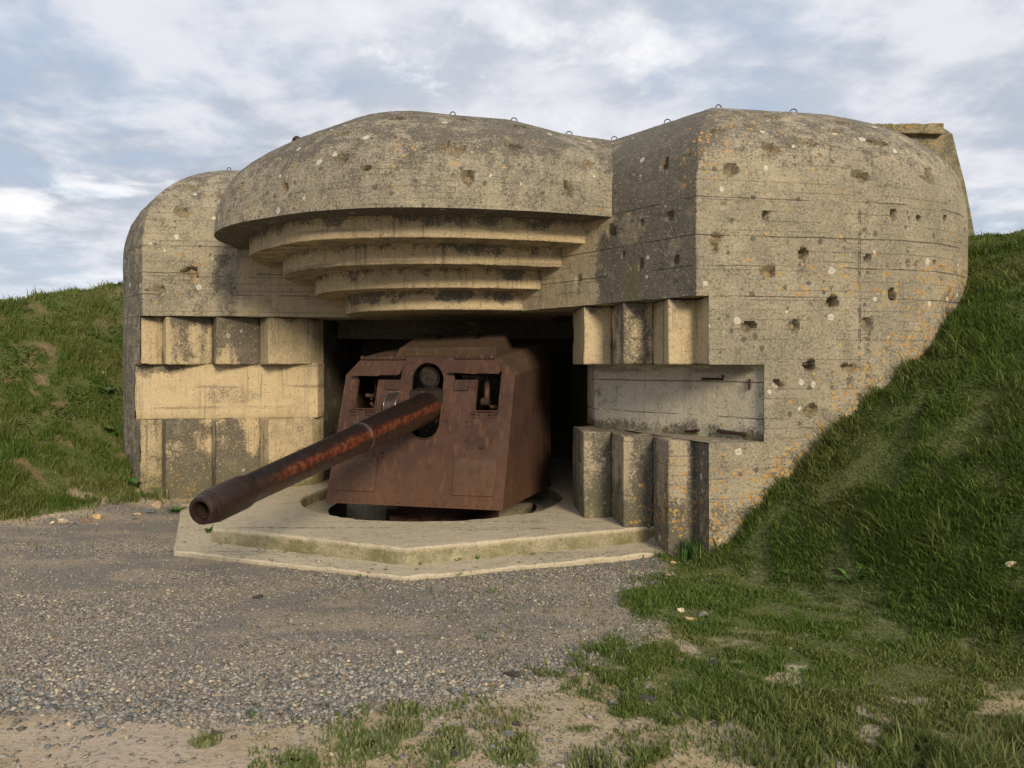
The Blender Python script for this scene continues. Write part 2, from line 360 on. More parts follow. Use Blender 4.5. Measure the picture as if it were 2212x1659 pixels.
# ================================================================== the lie of the land
def hill_right(x, y):
    s = (x - 2.2) * .877 + (y - 8.8) * .48
    return np.interp(s, [-.6, 0, .3, 1.86, 3.6, 5, 6.5, 10, 40], [0, .03, .19, 1.70, 3.02, 3.92, 4.38, 4.6, 4.6])
def hill_left(x, y):
    s = (x + 5.45) * -.757 + (y - 12.4) * .65
    h = np.interp(s, [-.3, 0, .3, 2.56, 5, 7.6, 9.5, 40], [0, .04, .14, 1.35, 2.8, 4.28, 4.75, 4.9])
    cap = np.clip(4.85 + (x + 9.5) * .85, 1.4, 5.0)
    return np.where(h < cap - .4, h, cap - .4 + .4 * (1 - np.exp(-(h - cap + .4) / .4)))
def hills(x, y): return np.maximum(hill_right(x, y), hill_left(x, y))
def terrain(x, y, pit=True):
    h = hills(x, y); P = np.c_[x, y]
    on = sstep(.05, .6, h)
    h = h + on * ((fbm(P, .9, 3, 3) - .5) * .24 + (fbm(P, 3.5, 13, 3) - .5) * .10)
    h = h + (fbm(P, .7, 21, 3) - .5) * .045 + (fbm(P, 5, 23, 3) - .5) * .018 - .005
    h = h + .05 * sstep(5.4, 4.7, y + x * .05) * sstep(1.0, -1.0, x)     # the earth bank before the gravel
    pitm = ((x + 1.23) ** 2 + (y - 12.18) ** 2 < 2.45 ** 2) | ((x > -3.3) & (x < 1.3) & (y > 12) & (y < 17.5))
    if pit: h = np.where(pitm, -1.7, h)
    far = np.hypot(x, y - 8); h = h * sstep(900, 60, far)
    return h
GRAVEL = np.array([(-16, 3.0), (-9, 4.55), (-3.27, 4.94), (-2.43, 5.04), (-1.49, 5.11), (-.91, 5.32), (-.084, 5.39), (.326, 5.8), (.5, 6.27),
                   (1.08, 6.83), (1.4, 7.96), (1.66, 9.0), (1.9, 9.6), (1.6, 12), (-5, 13), (-5.55, 12.5), (-6.5, 11.4), (-7.0, 10.6), (-13, 4.2)])
def poly_sd(P, Q):
    """signed distance to polygon, positive inside"""
    d = np.full(len(P), 1e9); ins = np.zeros(len(P), bool); n = len(Q)
    for i in range(n):
        a = Q[i]; b = Q[(i + 1) % n]; ab = b - a; ap = P - a
        t = np.clip((ap @ ab) / (ab @ ab), 0, 1); d = np.minimum(d, np.hypot(*(ap - t[:, None] * ab).T))
        c = (a[1] > P[:, 1]) != (b[1] > P[:, 1])
        with np.errstate(divide='ignore', invalid='ignore'):
            ins ^= c & (P[:, 0] < (b[0] - a[0]) * (P[:, 1] - a[1]) / (b[1] - a[1] + 1e-12) + a[0])
    return np.where(ins, d, -d)
def ground_masks(x, y):
    P = np.c_[x, y]
    sd = poly_sd(P, GRAVEL) + (fbm(P, 1.6, 31, 4) - .5) * .7
    gravel = sstep(-.30, .22, sd)
    h = hills(x, y); n = fbm(P, 2.1, 41, 4); n2 = fbm(P, .8, 47, 3)
    rightness = sstep(-1.9, 1.9, x + .35 * (y - 4.5))
    flat = sstep(.655 - .235 * rightness, .735 - .235 * rightness, n * .6 + n2 * .2 + .2 * fbm(P, 7, 43, 2) - .03 + .10 * sstep(1.8, 3.2, x) + .08 * sstep(5.2, 6.2, y))
    onhill = sstep(.395, .515, .04 * (x < 0) + n * .5 + n2 * .2 + fbm(P, 6, 44, 3) * .30)
    g = np.where(h > .12, onhill, flat)
    g = np.maximum(g, sstep(6.0, 7.0, y) * sstep(1.1, 1.6, x) * .95)
    g = np.maximum(g, .10 * (h < .12)); grass = g * (1 - gravel * .985)
    return gravel, np.clip(grass, 0, 1), h
# ================================================================== plan of the casemate (metres, camera at the origin)
Dc = (2.11, 8.85)                                        # outer corner of the right cheek
R_OUT = [(-.30, 12.04), (2.11, 8.85), (2.26, 8.876), (2.93, 8.99), (4.15, 9.2), (4.7, 9.32), (5.2, 9.53), (5.65, 9.84), (6.0, 10.2), (6.28, 10.65), (6.5, 11.25), (7.9, 14.7), (9.6, 19)]
L_OUT = [(-2.6, 12.975), (-5.97, 12.5), (-6.0525, 12.5875), (-6.23, 12.776), (-6.45, 13.03), (-6.68, 13.34), (-6.88, 13.68), (-7.03, 14.03), (-7.2, 14.5), (-7.35, 15.2), (-8.3, 19)]
BROW = [(-4.52, 12.95), (-4.50, 12.45), (-4.51, 11.95), (-4.39, 11.40), (-4.10, 10.86), (-3.66, 10.37), (-3.15, 10.0), (-2.55, 9.63), (-1.84, 9.40), (-1.2, 9.35), (-.5, 9.42), (.2, 9.57), (.75, 9.74), (1.24, 9.93), (2.2, 10.30), (3.0, 10.65)]
def catmull(pts, n=12):
    P = [Vector((*p, 0)) for p in pts]; out = []
    for i in range(len(P) - 1):
        a = P[max(i - 1, 0)]; b = P[i]; c = P[i + 1]; d = P[min(i + 2, len(P) - 1)]
        for k in range(n):
            t = k / n; q = .5 * ((2 * b) + (c - a) * t + (2 * a - 5 * b + 4 * c - d) * t * t + (3 * b - a - 3 * c + d) * t ** 3)
            out.append((q.x, q.y))
    out.append(tuple(P[-1][:2])); return out
def densify(pts, step, corners):
    """subdivide polyline; corners = indices kept sharp. returns pts, inward normal with mitre (given side later), corner flag"""
    out = []; src = []
    for i in range(len(pts) - 1):
        a = np.array(pts[i]); b = np.array(pts[i + 1]); n = max(1, int(round(np.hypot(*(b - a)) / step)))
        for k in range(n): out.append(a + (b - a) * k / n); src.append(i if k == 0 else -1)
    out.append(np.array(pts[-1])); src.append(len(pts) - 1)
    return np.array(out), np.array(src)
def normals(P, side, keys=None):
    """offset vectors: mitred at the key vertices and interpolated between them, so straight runs stay straight"""
    n = len(P); K = np.array(sorted(set(keys))) if keys is not None else np.arange(n)
    Q = P[K]; T = np.diff(Q, axis=0); T /= np.linalg.norm(T, axis=1)[:, None]
    T0 = np.vstack([T[:1], T]); T1 = np.vstack([T, T[-1:]])
    N0 = side * np.c_[-T0[:, 1], T0[:, 0]]; N1 = side * np.c_[-T1[:, 1], T1[:, 0]]
    N = N0 + N1; N /= np.linalg.norm(N, axis=1)[:, None]; N = N / np.maximum((N * N0).sum(1), .5)[:, None]
    L = np.concatenate([[0], np.cumsum(np.linalg.norm(np.diff(P, axis=0), axis=1))])
    M = np.c_[np.interp(L, L[K], N[:, 0]), np.interp(L, L[K], N[:, 1])]
    if keys is None:
        for it in range(14): M[1:-1] = (M[:-2] + 2 * M[1:-1] + M[2:]) / 4
    return M
PROFILE = [(0, 4.2), (.012, 4.36), (.03, 4.5), (.06, 4.64), (.10, 4.78), (.18, 4.94), (.30, 5.09), (.44, 5.22), (.60, 5.34), (.80, 5.47), (1.0, 5.58), (1.2, 5.67), (1.4, 5.745), (1.6, 5.81), (1.8, 5.86), (2.0, 5.90)]
def dense_profile(step=.03, dz=0.0):
    out = []
    for (r0, z0), (r1, z1) in zip(PROFILE, PROFILE[1:]):
        n = max(1, int(math.hypot(r1 - r0, z1 - z0) / step))
        out += [(r0 + (r1 - r0) * k / n, z0 + (z1 - z0) * k / n + dz * min(1, (z0 + (z1 - z0) * k / n - 4.2) / 1.2)) for k in range(n)]
    out.append((PROFILE[-1][0], PROFILE[-1][1] + dz)); return out
def strip(P, N, levels, cols, dz=None):
    V = []; 
    for r, z in levels:
        zc = np.full(len(cols), z) + (0 if dz is None else dz[cols] * min(1, max(0, (z - 4.25) / 1.2)))
        V.append(np.c_[P[cols] + N[cols] * r, zc])
    n = len(cols); m = len(levels); V = np.vstack(V)
    i = np.arange(m - 1)[:, None] * n + np.arange(n - 1)[None]
    F = np.stack([i, i + 1, i + 1 + n, i + n], -1).reshape(-1, 4)
    return V, F
def join_strips(parts):
    Vs = []; Fs = []; o = 0
    for V, F in parts: Vs.append(V); Fs.append(F + o); o += len(V)
    return np.vstack(Vs), np.vstack(Fs)
CR = []     # blast and bullet scars, (pixel x, pixel y, radius px, depth m, stretch x/y)
def zz1(ox, oy, x, y): return ((ox + x / 2.765) / 1.1573, (oy + y / 2.765) / 1.1573)
for x_, y_, r_, d_, s_ in [(485, 510, 12, .07, 1.1), (770, 360, 15, .06, 1.8), (1015, 310, 14, .08, 2.2), (1390, 550, 14, .06, 1.7), (1865, 545, 12, .07, .6),
        (735, 822, 8, .09, 1), (1610, 805, 8, .07, 1), (1787, 838, 6.5, .07, 1.3), (1972, 858, 6.5, .07, .7), (2108, 938, 6, .06, .5), (395, 975, 10, .06, 1.1), (375, 1040, 9, .04, .6),
        (990, 1088, 10, .09, .8), (745, 1205, 14, .07, 1.5), (1438, 1125, 7, .06, 1), (1715, 1150, 5.5, .07, 1), (1900, 1157, 5.5, .07, 1), (2065, 1190, 5, .06, .8),
        (1185, 1422, 11, .10, 1.3), (1605, 1375, 10, .08, .6), (1260, 185, 16, .06, 3), (1530, 320, 14, .07, 2.2), (795, 145, 11, .05, 3), (570, 165, 8, .05, 2), (1190, 240, 12, .03, 4), (385, 237, 11, .04, 3.4), (1440, 735, 4, .03, 1), (440, 740, 6, .03, 3)]:
    px, py = zz1(1650, 240, x_, y_); CR.append((px, py, r_, d_, s_))
for x_, y_, r_, d_, s_ in [(1362, 320, 12, .08, 1.4), (1670, 318, 11, .07, 1.2), (1790, 590, 12, .08, 1), (1565, 730, 12, .08, 1.2), (2180, 300, 11, .06, 1.2), (2060, 608, 13, .05, 2.4), (1790, 910, 12, .07, 1)]:
    px, py = zz1(1380, 700, x_, y_); CR.append((px, py, r_, d_, s_))
for x_, y_, r_, d_, s_ in [(635, 355, 20, .05, 1.7), (755, 560, 14, .08, 1.1), (1065, 345, 11, .07, 1.8), (1445, 640, 12, .08, .8), (1580, 460, 11, .05, 1.4), (260, 152, 14, .07, 2.6), (708, 158, 12, .07, 2.4), (1135, 205, 12, .06, 3),
        (1740, 932, 13, .09, 1.6), (1815, 1095, 8, .06, .7), (1940, 1165, 9, .06, .9), (2180, 1130, 10, .06, 1), (2140, 830, 10, .06, 1), (2100, 470, 11, .07, 1), (1945, 875, 7, .05, 1), (1510, 1260, 8, .025, 1), (962, 1070, 3.5, .05, .8), (1325, 1095, 4, .03, .5)]:
    px, py = zz1(900, 240, x_, y_); CR.append((px, py, r_, d_, s_))
for x_, y_, r_, d_, s_ in [(1580, 430, 13, .07, 1.6), (1190, 640, 10, .05, 1.1), (1745, 500, 8, .06, 1.3), (885, 640, 9, .06, .6), (740, 820, 9, .06, .5), (485, 800, 11, .06, 1.4), (540, 1215, 12, .08, 1.5), (330, 1340, 10, .05, 1.2), (1600, 255, 14, .04, 3.2),
        (825, 540, 9, .04, 2), (550, 630, 9, .03, 2.4), (745, 690, 8, .04, 2)]:
    px, py = zz1(280, 240, x_, y_); CR.append((px, py, r_, d_, s_))
def scar(V, F):
    """press the scars that hit this surface into it; returns mask"""
    bv = BVHTree.FromPolygons([tuple(v) for v in V], [tuple(f) for f in F]); chip = np.zeros(len(V)); run = np.zeros(len(V)); V = V.copy()
    for i, (px, py, r, dep, st) in enumerate(CR):
        d = ray(px, py).normalized(); h, n, fi, dist = bv.ray_cast(Vector((0, 0, EYE)), d)
        if h is None: continue
        if n.dot(d) > 0: n = -n
        n = Vector(n); rad = r / 1672 * dist * 1.12
        a = n.cross(Vector((0, 0, 1))); a = a.normalized() if a.length > .1 else Vector((1, 0, 0)); b = n.cross(a)
        q = V - np.array(h); nn = np.array(n)
        if i % 3 != 1:
            dn = -q[:, 2] / (rad * (3 + (i * 7) % 9)); lat = np.hypot(q[:, 0], q[:, 1]) / (rad * .8)
            run = np.maximum(run, sstep(1, .0, dn) * (dn > 0) * sstep(1.2, .3, lat + (fbm(V, 9, i, 2) - .5) * .8) * .6)
        near = np.where((q ** 2).sum(1) < (rad * 3) ** 2)[0]
        if not len(near): continue
        qa = q[near] @ np.array(a) / (rad * math.sqrt(st)); qb = q[near] @ np.array(b) / (rad / math.sqrt(st))
        face = sum(F[fi].shape) and (q[near] @ nn)
        e = np.hypot(qa, qb) + (fbm(V[near], 15, i * 3, 4) - .5) * 1.5
        k = sstep(1.0, .62, e) * (1 + .7 * (fbm(V[near], 20, i, 2) - .5)) * (np.abs(face) < rad)
        V[near] -= nn * (k * dep * 1.4)[:, None]; chip[near] = np.maximum(chip[near], np.clip(k, 0, 1))
    return V, chip, run
def roughen(V, N2, amp=.007, seed=0):
    d = (fbm(V, 7, 5 + seed, 4) - .5) * amp * 2 + (fbm(V, 30, 15 + seed, 2) - .5) * amp
    V = V.copy(); V += N2 * d[:, None]; return V
def surf_normals(V, F):
    a = V[F[:, 2]] - V[F[:, 0]]; b = V[F[:, 3]] - V[F[:, 1]]; n = np.cross(a, b); N = np.zeros_like(V)
    for k in range(4): np.add.at(N, F[:, k], n)
    N /= np.linalg.norm(N, axis=1)[:, None] + 1e-9; return N
def cap(bm, pts, z, flip=False):
    vs = [bm.verts.new((p[0], p[1], z)) for p in pts]
    for t in tessellate_polygon([[Vector((p[0], p[1], 0)) for p in pts]]):
        try: bm.faces.new([vs[i] for i in t])
        except ValueError: pass
casemate = empty('casemate', (0, 14, 0), 'great weathered concrete gun casemate with domed brow and stepped embrasure', 'bunker')
def build_wall(name, parts, mat, attr_fn, caps, amp=.007, seed=0, under=0):
    V, F = join_strips(parts); N = surf_normals(V, F); V = roughen(V, N, amp, seed); V, chip, run = scar(V, F)
    at = attr_fn(V); at['w_chip'] = chip; at['w_dark'] = np.clip(np.maximum(at['w_dark'], run), 0, 1); at['w_orange'] = np.maximum(at['w_orange'], .5 * run)
    me = mesh_np(name, V, F, at, 50)
    o = link(name, me, mat, casemate)
    bm = bmesh.new()
    for pts, z in caps: cap(bm, pts, z)
    me2 = bpy.data.meshes.new(name + '_caps'); bm.to_mesh(me2); bm.free()
    # caps joined into the same mesh
    bmj = bmesh.new(); bmj.from_mesh(me); bmj.from_mesh(me2)
    bmesh.ops.remove_doubles(bmj, verts=bmj.verts, dist=.0005)
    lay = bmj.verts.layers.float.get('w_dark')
    if lay and under:  # undersides darkened: grime, plus the shade of the overhang put into the colour
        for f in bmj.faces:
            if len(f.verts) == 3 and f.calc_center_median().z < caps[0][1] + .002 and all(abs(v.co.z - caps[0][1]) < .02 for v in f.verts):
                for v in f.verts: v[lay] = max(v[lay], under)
    bmj.to_mesh(me); bmj.free(); bpy.data.meshes.remove(me2)
    me.polygons.foreach_set('use_smooth', np.ones(len(me.polygons), bool)); me.set_sharp_from_angle(angle=R(50))
    return o
def zlev(z0, z1, step=.028):
    n = max(1, int(round((z1 - z0) / step))); return [(0, z0 + (z1 - z0) * k / n) for k in range(n + 1)]
def front_step(P, a=.028): return a
# ---- right wing
P, S = densify(R_OUT[:9], .028, ()); P2, S2 = densify(R_OUT[8:], .15, ())
Pr = np.vstack([P, P2[1:]]); Sr = np.concatenate([S, np.where(S2[1:] >= 0, S2[1:] + 8, -1)])
def idx(S, k): return int(np.where(S == k)[0][0])
Nr = normals(Pr, +1, [idx(Sr, k) for k in (0, 1, 4, 6, 8, 10, 11, 12)])
c_all = np.arange(len(Pr)); cP4 = np.arange(idx(Sr, 2), len(Pr)); cS = np.arange(idx(Sr, 3), len(Pr))
DPR = dense_profile()
def attr_right(V):
    x, y, z = V.T; P3 = V
    s = (x - 2.11) * -.603 + (y - 8.85) * .798         # distance back along the splayed cheek
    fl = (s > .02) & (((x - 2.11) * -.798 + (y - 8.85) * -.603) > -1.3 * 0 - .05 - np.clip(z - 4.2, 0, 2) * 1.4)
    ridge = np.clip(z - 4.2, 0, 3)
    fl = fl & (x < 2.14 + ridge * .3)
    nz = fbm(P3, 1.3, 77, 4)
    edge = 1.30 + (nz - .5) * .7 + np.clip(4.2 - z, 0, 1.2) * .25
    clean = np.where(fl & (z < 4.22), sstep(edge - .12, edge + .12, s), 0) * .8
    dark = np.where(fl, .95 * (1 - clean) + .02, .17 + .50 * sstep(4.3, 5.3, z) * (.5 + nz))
    hgt = z - hills(x, y)
    org = sstep(1.3, .1, hgt + (nz - .5) * 1.6) * 1.25 * (x > 2.2)
    org = np.maximum(org, .42 * sstep(.45, .0, np.abs(z - 3.42 + (x - 3.2) * .12)) * sstep(2.6, 3.4, x) * sstep(5.4, 4.4, x))
    org = np.maximum(org, .75 * np.exp(-((s - .12) / .22) ** 2) * sstep(4.2, 4.5, z) * sstep(5.7, 5.3, z))
    org = np.maximum(org, .75 * sstep(.8, .2, z) * (x < 2.6))
    dark = np.maximum(dark, .62 * sstep(1.0, .0, hgt + (nz - .5)) * (~fl)); dark = np.maximum(dark, .85 * sstep(.16, .02, hgt + (nz - .5) * .3))
    dark = np.maximum(dark, .5 * sstep(.16, .0, np.abs(x - 4.2)) * (z < 4.2) * nz * 1.4)
    moss = np.where(fl & (z < 4.2), sstep(.22, .05, np.abs(s - 1.0)) * sstep(.35, .6, fbm(P3, 2.2, 9, 3)) * .55, 0)
    return {'w_dark': dark, 'w_clean': clean, 'w_orange': org, 'w_moss': moss}
br = [(9.6, 19), (1.0, 19)]
def basepts(P, cols, extra): return [tuple(P[i]) for i in cols[::6]] + [tuple(P[cols[-1]])] + extra
parts = [strip(Pr, Nr, zlev(3.09, 4.2), c_all), strip(Pr, Nr, DPR, c_all), strip(Pr, Nr, zlev(2.3, 3.09), cP4), strip(Pr, Nr, zlev(1.4, 2.3), cS), strip(Pr, Nr, zlev(-.5, 1.4, .05), cP4)]
topR = [tuple(Pr[i] + Nr[i] * 2.0) for i in c_all[::8]] + [(7.6, 19), (-1.5, 19)]
build_wall('right_wing_wall', parts, M_wall, attr_right,
           [(basepts(Pr, c_all, [(1.0, 19), (1.0, 12.5), (-.3, 12.6)]), 3.09), (topR, 5.90),
            (basepts(Pr, cP4, [(1.5, 19), (1.5, 11), (1.9, 9.8)]), 2.3), (basepts(Pr, cP4, [(1.5, 19), (1.25, 11.4), (1.9, 9.8)]), 1.4)], seed=1)
# ---- left wing
P, S = densify(L_OUT[:9], .03, ()); P2, S2 = densify(L_OUT[8:], .15, ())
Pl = np.vstack([P, P2[1:]]); Sl = np.concatenate([S, np.where(S2[1:] >= 0, S2[1:] + 8, -1)])
Nl = normals(Pl, -1, [idx(Sl, k) for k in (0, 1, 6, 8, 9, 10)])
cl_all = np.arange(len(Pl)); clP = np.arange(idx(Sl, 2), len(Pl)); clS = np.arange(idx(Sl, 3), len(Pl))
DZL = np.interp(np.arange(len(Pl)), [0, idx(Sl, 1), idx(Sl, 4), idx(Sl, 6)], [.02, 0, -.14, -.32])
def attr_left(V):
    x, y, z = V.T; nz = fbm(V, 1.4, 177, 4)
    cl = sstep(-4.62, -4.36, x + (nz - .5) * .35) * (z < 4.2) * .85
    dark = np.clip(.18 + .45 * sstep(-5.9, -4.6, x) * sstep(.35, .6, nz), 0, 1) * (1 - cl)
    dark = np.maximum(dark, .8 * sstep(.34, .05, np.abs(x + 4.72 + (nz - .5) * .3)) * sstep(.38, .55, fbm(V, 3.5, 7, 3)) * (z < 4.1))
    side = (x < -5.99)
    dark = np.where(side, .62, dark); dark = np.maximum(dark, .55 * sstep(4.4, 5.2, z))
    return {'w_dark': dark, 'w_clean': cl, 'w_orange': .06 + .0 * x, 'w_moss': 0 * x}
topL = [tuple(Pl[i] + Nl[i] * 2.0) for i in cl_all[::8]] + [(-6.5, 19), (-1.5, 19)]
parts = [strip(Pl, Nl, zlev(3.09, 4.2), cl_all), strip(Pl, Nl, dense_profile(dz=.06), cl_all, DZL), strip(Pl, Nl, zlev(2.3, 3.09), clP), strip(Pl, Nl, zlev(1.4, 2.3), clS), strip(Pl, Nl, zlev(-.5, 1.4, .05), clP)]
build_wall('left_wing_wall', parts, M_wall, attr_left,
           [(basepts(Pl, cl_all, [(-3.5, 19), (-3.5, 14), (-2.6, 13.6)]), 3.09), (topL, 5.55),
            (basepts(Pl, clP, [(-5, 19), (-5, 13.4)]), 2.3), (basepts(Pl, clP, [(-5, 19), (-5, 13.4)]), 1.4)], seed=2)
# ---- domed brow over the embrasure
Pb = np.array(catmull(BROW, 12)); Pb, _ = densify([tuple(p) for p in Pb], .03, ())
Nb = normals(Pb, +1)
DZB = np.interp(Pb[:, 0], [-4.6, -3.6, -2.9, -2.3, -1.5, -.6, .4, 1.24, 3], [-.04, -.01, .05, .09, .08, .03, .02, -.09, -.14])
def attr_brow(V):
    x, y, z = V.T; nz = fbm(V, 1.1, 277, 4)
    return {'w_dark': np.clip(.34 + .45 * sstep(4.5, 5.3, z) * sstep(.3, .6, nz), 0, 1), 'w_clean': 0 * x, 'w_orange': .03 + 0 * x, 'w_moss': 0 * x}
topB = [tuple(Pb[i] + Nb[i] * 2.0) for i in range(0, len(Pb), 6)] + [(3.0, 19), (-4, 19)]
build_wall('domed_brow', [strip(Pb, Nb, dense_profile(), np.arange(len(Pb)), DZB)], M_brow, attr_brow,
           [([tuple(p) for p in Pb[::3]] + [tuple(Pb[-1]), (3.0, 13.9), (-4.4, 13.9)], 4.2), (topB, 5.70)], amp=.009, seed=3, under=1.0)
# ---- four stepped rings under the brow
rings = [
    ([(-4.06, 12.95), (-4.05, 12.45), (-3.97, 11.70), (-3.72, 11.18), (-3.35, 10.72), (-2.9, 10.28), (-2.36, 9.99), (-1.75, 9.87), (-1.05, 9.84), (-.4, 9.93), (.3, 10.10), (.978, 10.35)], 3.92, 4.205, (1.5, 10.6)),
    ([(-3.60, 13.0), (-3.60, 12.5), (-3.52, 11.9), (-3.3, 11.4), (-2.95, 10.98), (-2.5, 10.66), (-2.0, 10.46), (-1.4, 10.37), (-.68, 10.39), (.0, 10.53), (.691, 10.73)], 3.65, 3.925, (1.3, 11.0)),
    ([(-3.14, 13.05), (-3.15, 12.6), (-3.10, 12.2), (-2.92, 11.75), (-2.6, 11.36), (-2.2, 11.12), (-1.6, 10.93), (-.92, 10.87), (-.25, 10.95), (.412, 11.10)], 3.38, 3.655, (1.0, 11.4)),
    ([(-2.70, 13.1), (-2.71, 12.8), (-2.66, 12.42), (-2.48, 12.0), (-2.2, 11.66), (-1.75, 11.42), (-1.3, 11.30), (-.8, 11.27), (-.3, 11.34), (.159, 11.44)], 3.102, 3.385, (.7, 11.8))]
for i, (c, z0, z1, e) in enumerate(rings):
    cc = catmull(c, 8); P, _ = densify(cc, .04, ()); N = normals(P, +1)
    lv = zlev(z0 + .01, z1, .035); lv = [(.012, z0)] + lv
    pr = [strip(P, N, lv, np.arange(len(P)))]
    def at_ring(V, z1=z1, z0=z0, i=i):
        x, y, z = V.T; nz = fbm(V, 2.2, 300 + i, 4); hz = fbm(np.c_[x * 1.0, y, z * .15], 12, 400 + i, 3)
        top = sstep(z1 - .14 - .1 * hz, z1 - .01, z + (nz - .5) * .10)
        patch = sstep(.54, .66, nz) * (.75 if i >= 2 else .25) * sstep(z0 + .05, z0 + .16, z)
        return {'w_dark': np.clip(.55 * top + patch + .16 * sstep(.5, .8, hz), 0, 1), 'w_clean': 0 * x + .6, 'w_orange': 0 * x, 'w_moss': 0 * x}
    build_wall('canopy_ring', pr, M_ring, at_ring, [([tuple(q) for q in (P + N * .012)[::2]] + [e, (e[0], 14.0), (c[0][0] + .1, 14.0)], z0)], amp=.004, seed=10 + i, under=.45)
# ---- stepped splays beside the gun opening: every pier is a block of its own
def at_pier(dark, low=False, org=0.0, clean=.6, seed=0, moss=0.0):
    def f(V):
        x, y, z = V.T; nz = fbm(V, 1.6, 500 + seed, 4); nf = fbm(V, 6, 600 + seed, 3)
        hz = fbm(np.c_[x, y, z * .2], 5, 650 + seed, 3)
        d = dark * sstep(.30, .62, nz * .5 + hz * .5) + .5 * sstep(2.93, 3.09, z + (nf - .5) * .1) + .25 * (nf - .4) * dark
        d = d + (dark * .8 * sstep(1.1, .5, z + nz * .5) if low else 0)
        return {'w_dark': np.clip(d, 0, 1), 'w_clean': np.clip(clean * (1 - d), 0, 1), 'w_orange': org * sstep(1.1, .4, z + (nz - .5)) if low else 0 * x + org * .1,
                'w_moss': moss * sstep(.9, .2, z + (nz - .5) * .8) if low else 0 * x}
    return f
M_pierA = concrete('pier_concrete', base_a=(.50, .40, .245), base_b=(.41, .33, .21), clean=(.56, .445, .27), spots=.6, streak=.8, board=3.7, vboard=.25)
LP = [(-6.0525, 12.5875), (-5.61, 12.551), (-4.839, 12.66), (-4.023, 12.775)]
LQ = [(-5.79, 12.81), (-5.044, 13.009), (-4.277, 13.115), (-3.42, 13.26)]
bk = .42
Lpolys = [[LP[0], LQ[0], (LQ[0][0] - .1, LQ[0][1] + bk), (-6.15, 13.1)]]
for i in (1, 2, 3):
    Lpolys.append([LQ[i - 1], LP[i], LQ[i], (LQ[i][0] - .08, LQ[i][1] + bk), (LQ[i - 1][0] - .075, LQ[i - 1][1] + bk)])
Lpolys[3][3:4] = [(-3.31, 13.6), (-3.5, 13.7)]
labs = ['', '', '', '']
for i, pl in enumerate(Lpolys):
    dk = (.15, .75, .95, .15)[i]
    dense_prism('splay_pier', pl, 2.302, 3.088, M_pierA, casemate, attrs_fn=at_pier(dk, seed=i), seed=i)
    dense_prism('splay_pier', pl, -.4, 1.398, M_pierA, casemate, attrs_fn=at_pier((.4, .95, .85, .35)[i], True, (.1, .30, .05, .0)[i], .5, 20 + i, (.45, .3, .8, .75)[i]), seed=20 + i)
RP = [(.961, 10.37), (1.41, 9.78), (1.857, 9.185), (2.262, 8.880)]
RQ = [(1.342, 10.43), (1.797, 9.846), (2.206, 9.245)]
Rpolys = [[(.90, 11.45), RP[0], RQ[0], (1.50, 11.1), (1.22, 11.5)],
          [RQ[0], RP[1], RQ[1], (1.93, 10.6), (1.50, 11.1)],
          [RQ[1], RP[2], RQ[2], (2.262, 8.882), (2.8, 9.3), (1.93, 10.6)]]
Rpolys[2] = [RQ[1], RP[2], RQ[2], (2.258, 8.884), (2.9, 9.35), (1.93, 10.6)]
for i, pl in enumerate(Rpolys):
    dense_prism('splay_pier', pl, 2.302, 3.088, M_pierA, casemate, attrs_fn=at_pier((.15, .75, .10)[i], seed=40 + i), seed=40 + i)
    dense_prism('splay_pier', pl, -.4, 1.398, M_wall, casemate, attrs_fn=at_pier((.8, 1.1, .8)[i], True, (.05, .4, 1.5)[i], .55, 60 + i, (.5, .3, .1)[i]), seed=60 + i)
# recessed bands between the upper and the lower piers
def at_band(r):
    def f(V):
        x, y, z = V.T; nz = fbm(V, 1.7, 700 + r, 4); d = .0 * x
        if r: d = .30 * sstep(.4, .6, nz) + .55 * sstep(1.62, 1.45, z + (nz - .5) * .2) ; c = .75 * (1 - d)
        else:
            d = .8 * sstep(2.0, 2.3, z + (nz - .5) * .25) * sstep(-5.1, -5.5, x) + .12 * sstep(.4, .6, nz)
            blot = sstep(.30, .18, np.hypot((x + 4.75) / 1.6, (z - 1.78) / .65) + (fbm(V, 4, 8, 4) - .5) * .35)
            d = np.maximum(d, blot * .35); c = .9 - blot
        return {'w_dark': np.clip(d, 0, 1), 'w_clean': np.clip(c, 0, 1), 'w_orange': .0 * x, 'w_moss': (.5 * sstep(1.52, 1.42, z) if r else .35 * sstep(1.5, 1.4, z))}
    return f
dense_prism('recessed_wall', [(-6.225, 12.776), (-3.335, 13.29), (-3.30, 13.62), (-3.6, 13.9), (-6.0, 13.5), (-6.35, 13.15)], 1.385, 2.32, M_ring, casemate, attrs_fn=at_band(0), seed=80)
M_band = concrete('grey_recess_concrete', base_a=(.52, .475, .37), base_b=(.45, .41, .32), clean=(.62, .56, .43), joints=(2.09, 1.66), spots=.25, board=.9)
dense_prism('recessed_wall', [(1.19, 11.2), (2.95, 9.05), (3.3, 9.2), (2.2, 12.1), (1.17, 12.0)], 1.385, 2.32, M_band, casemate, attrs_fn=at_band(1), seed=81)
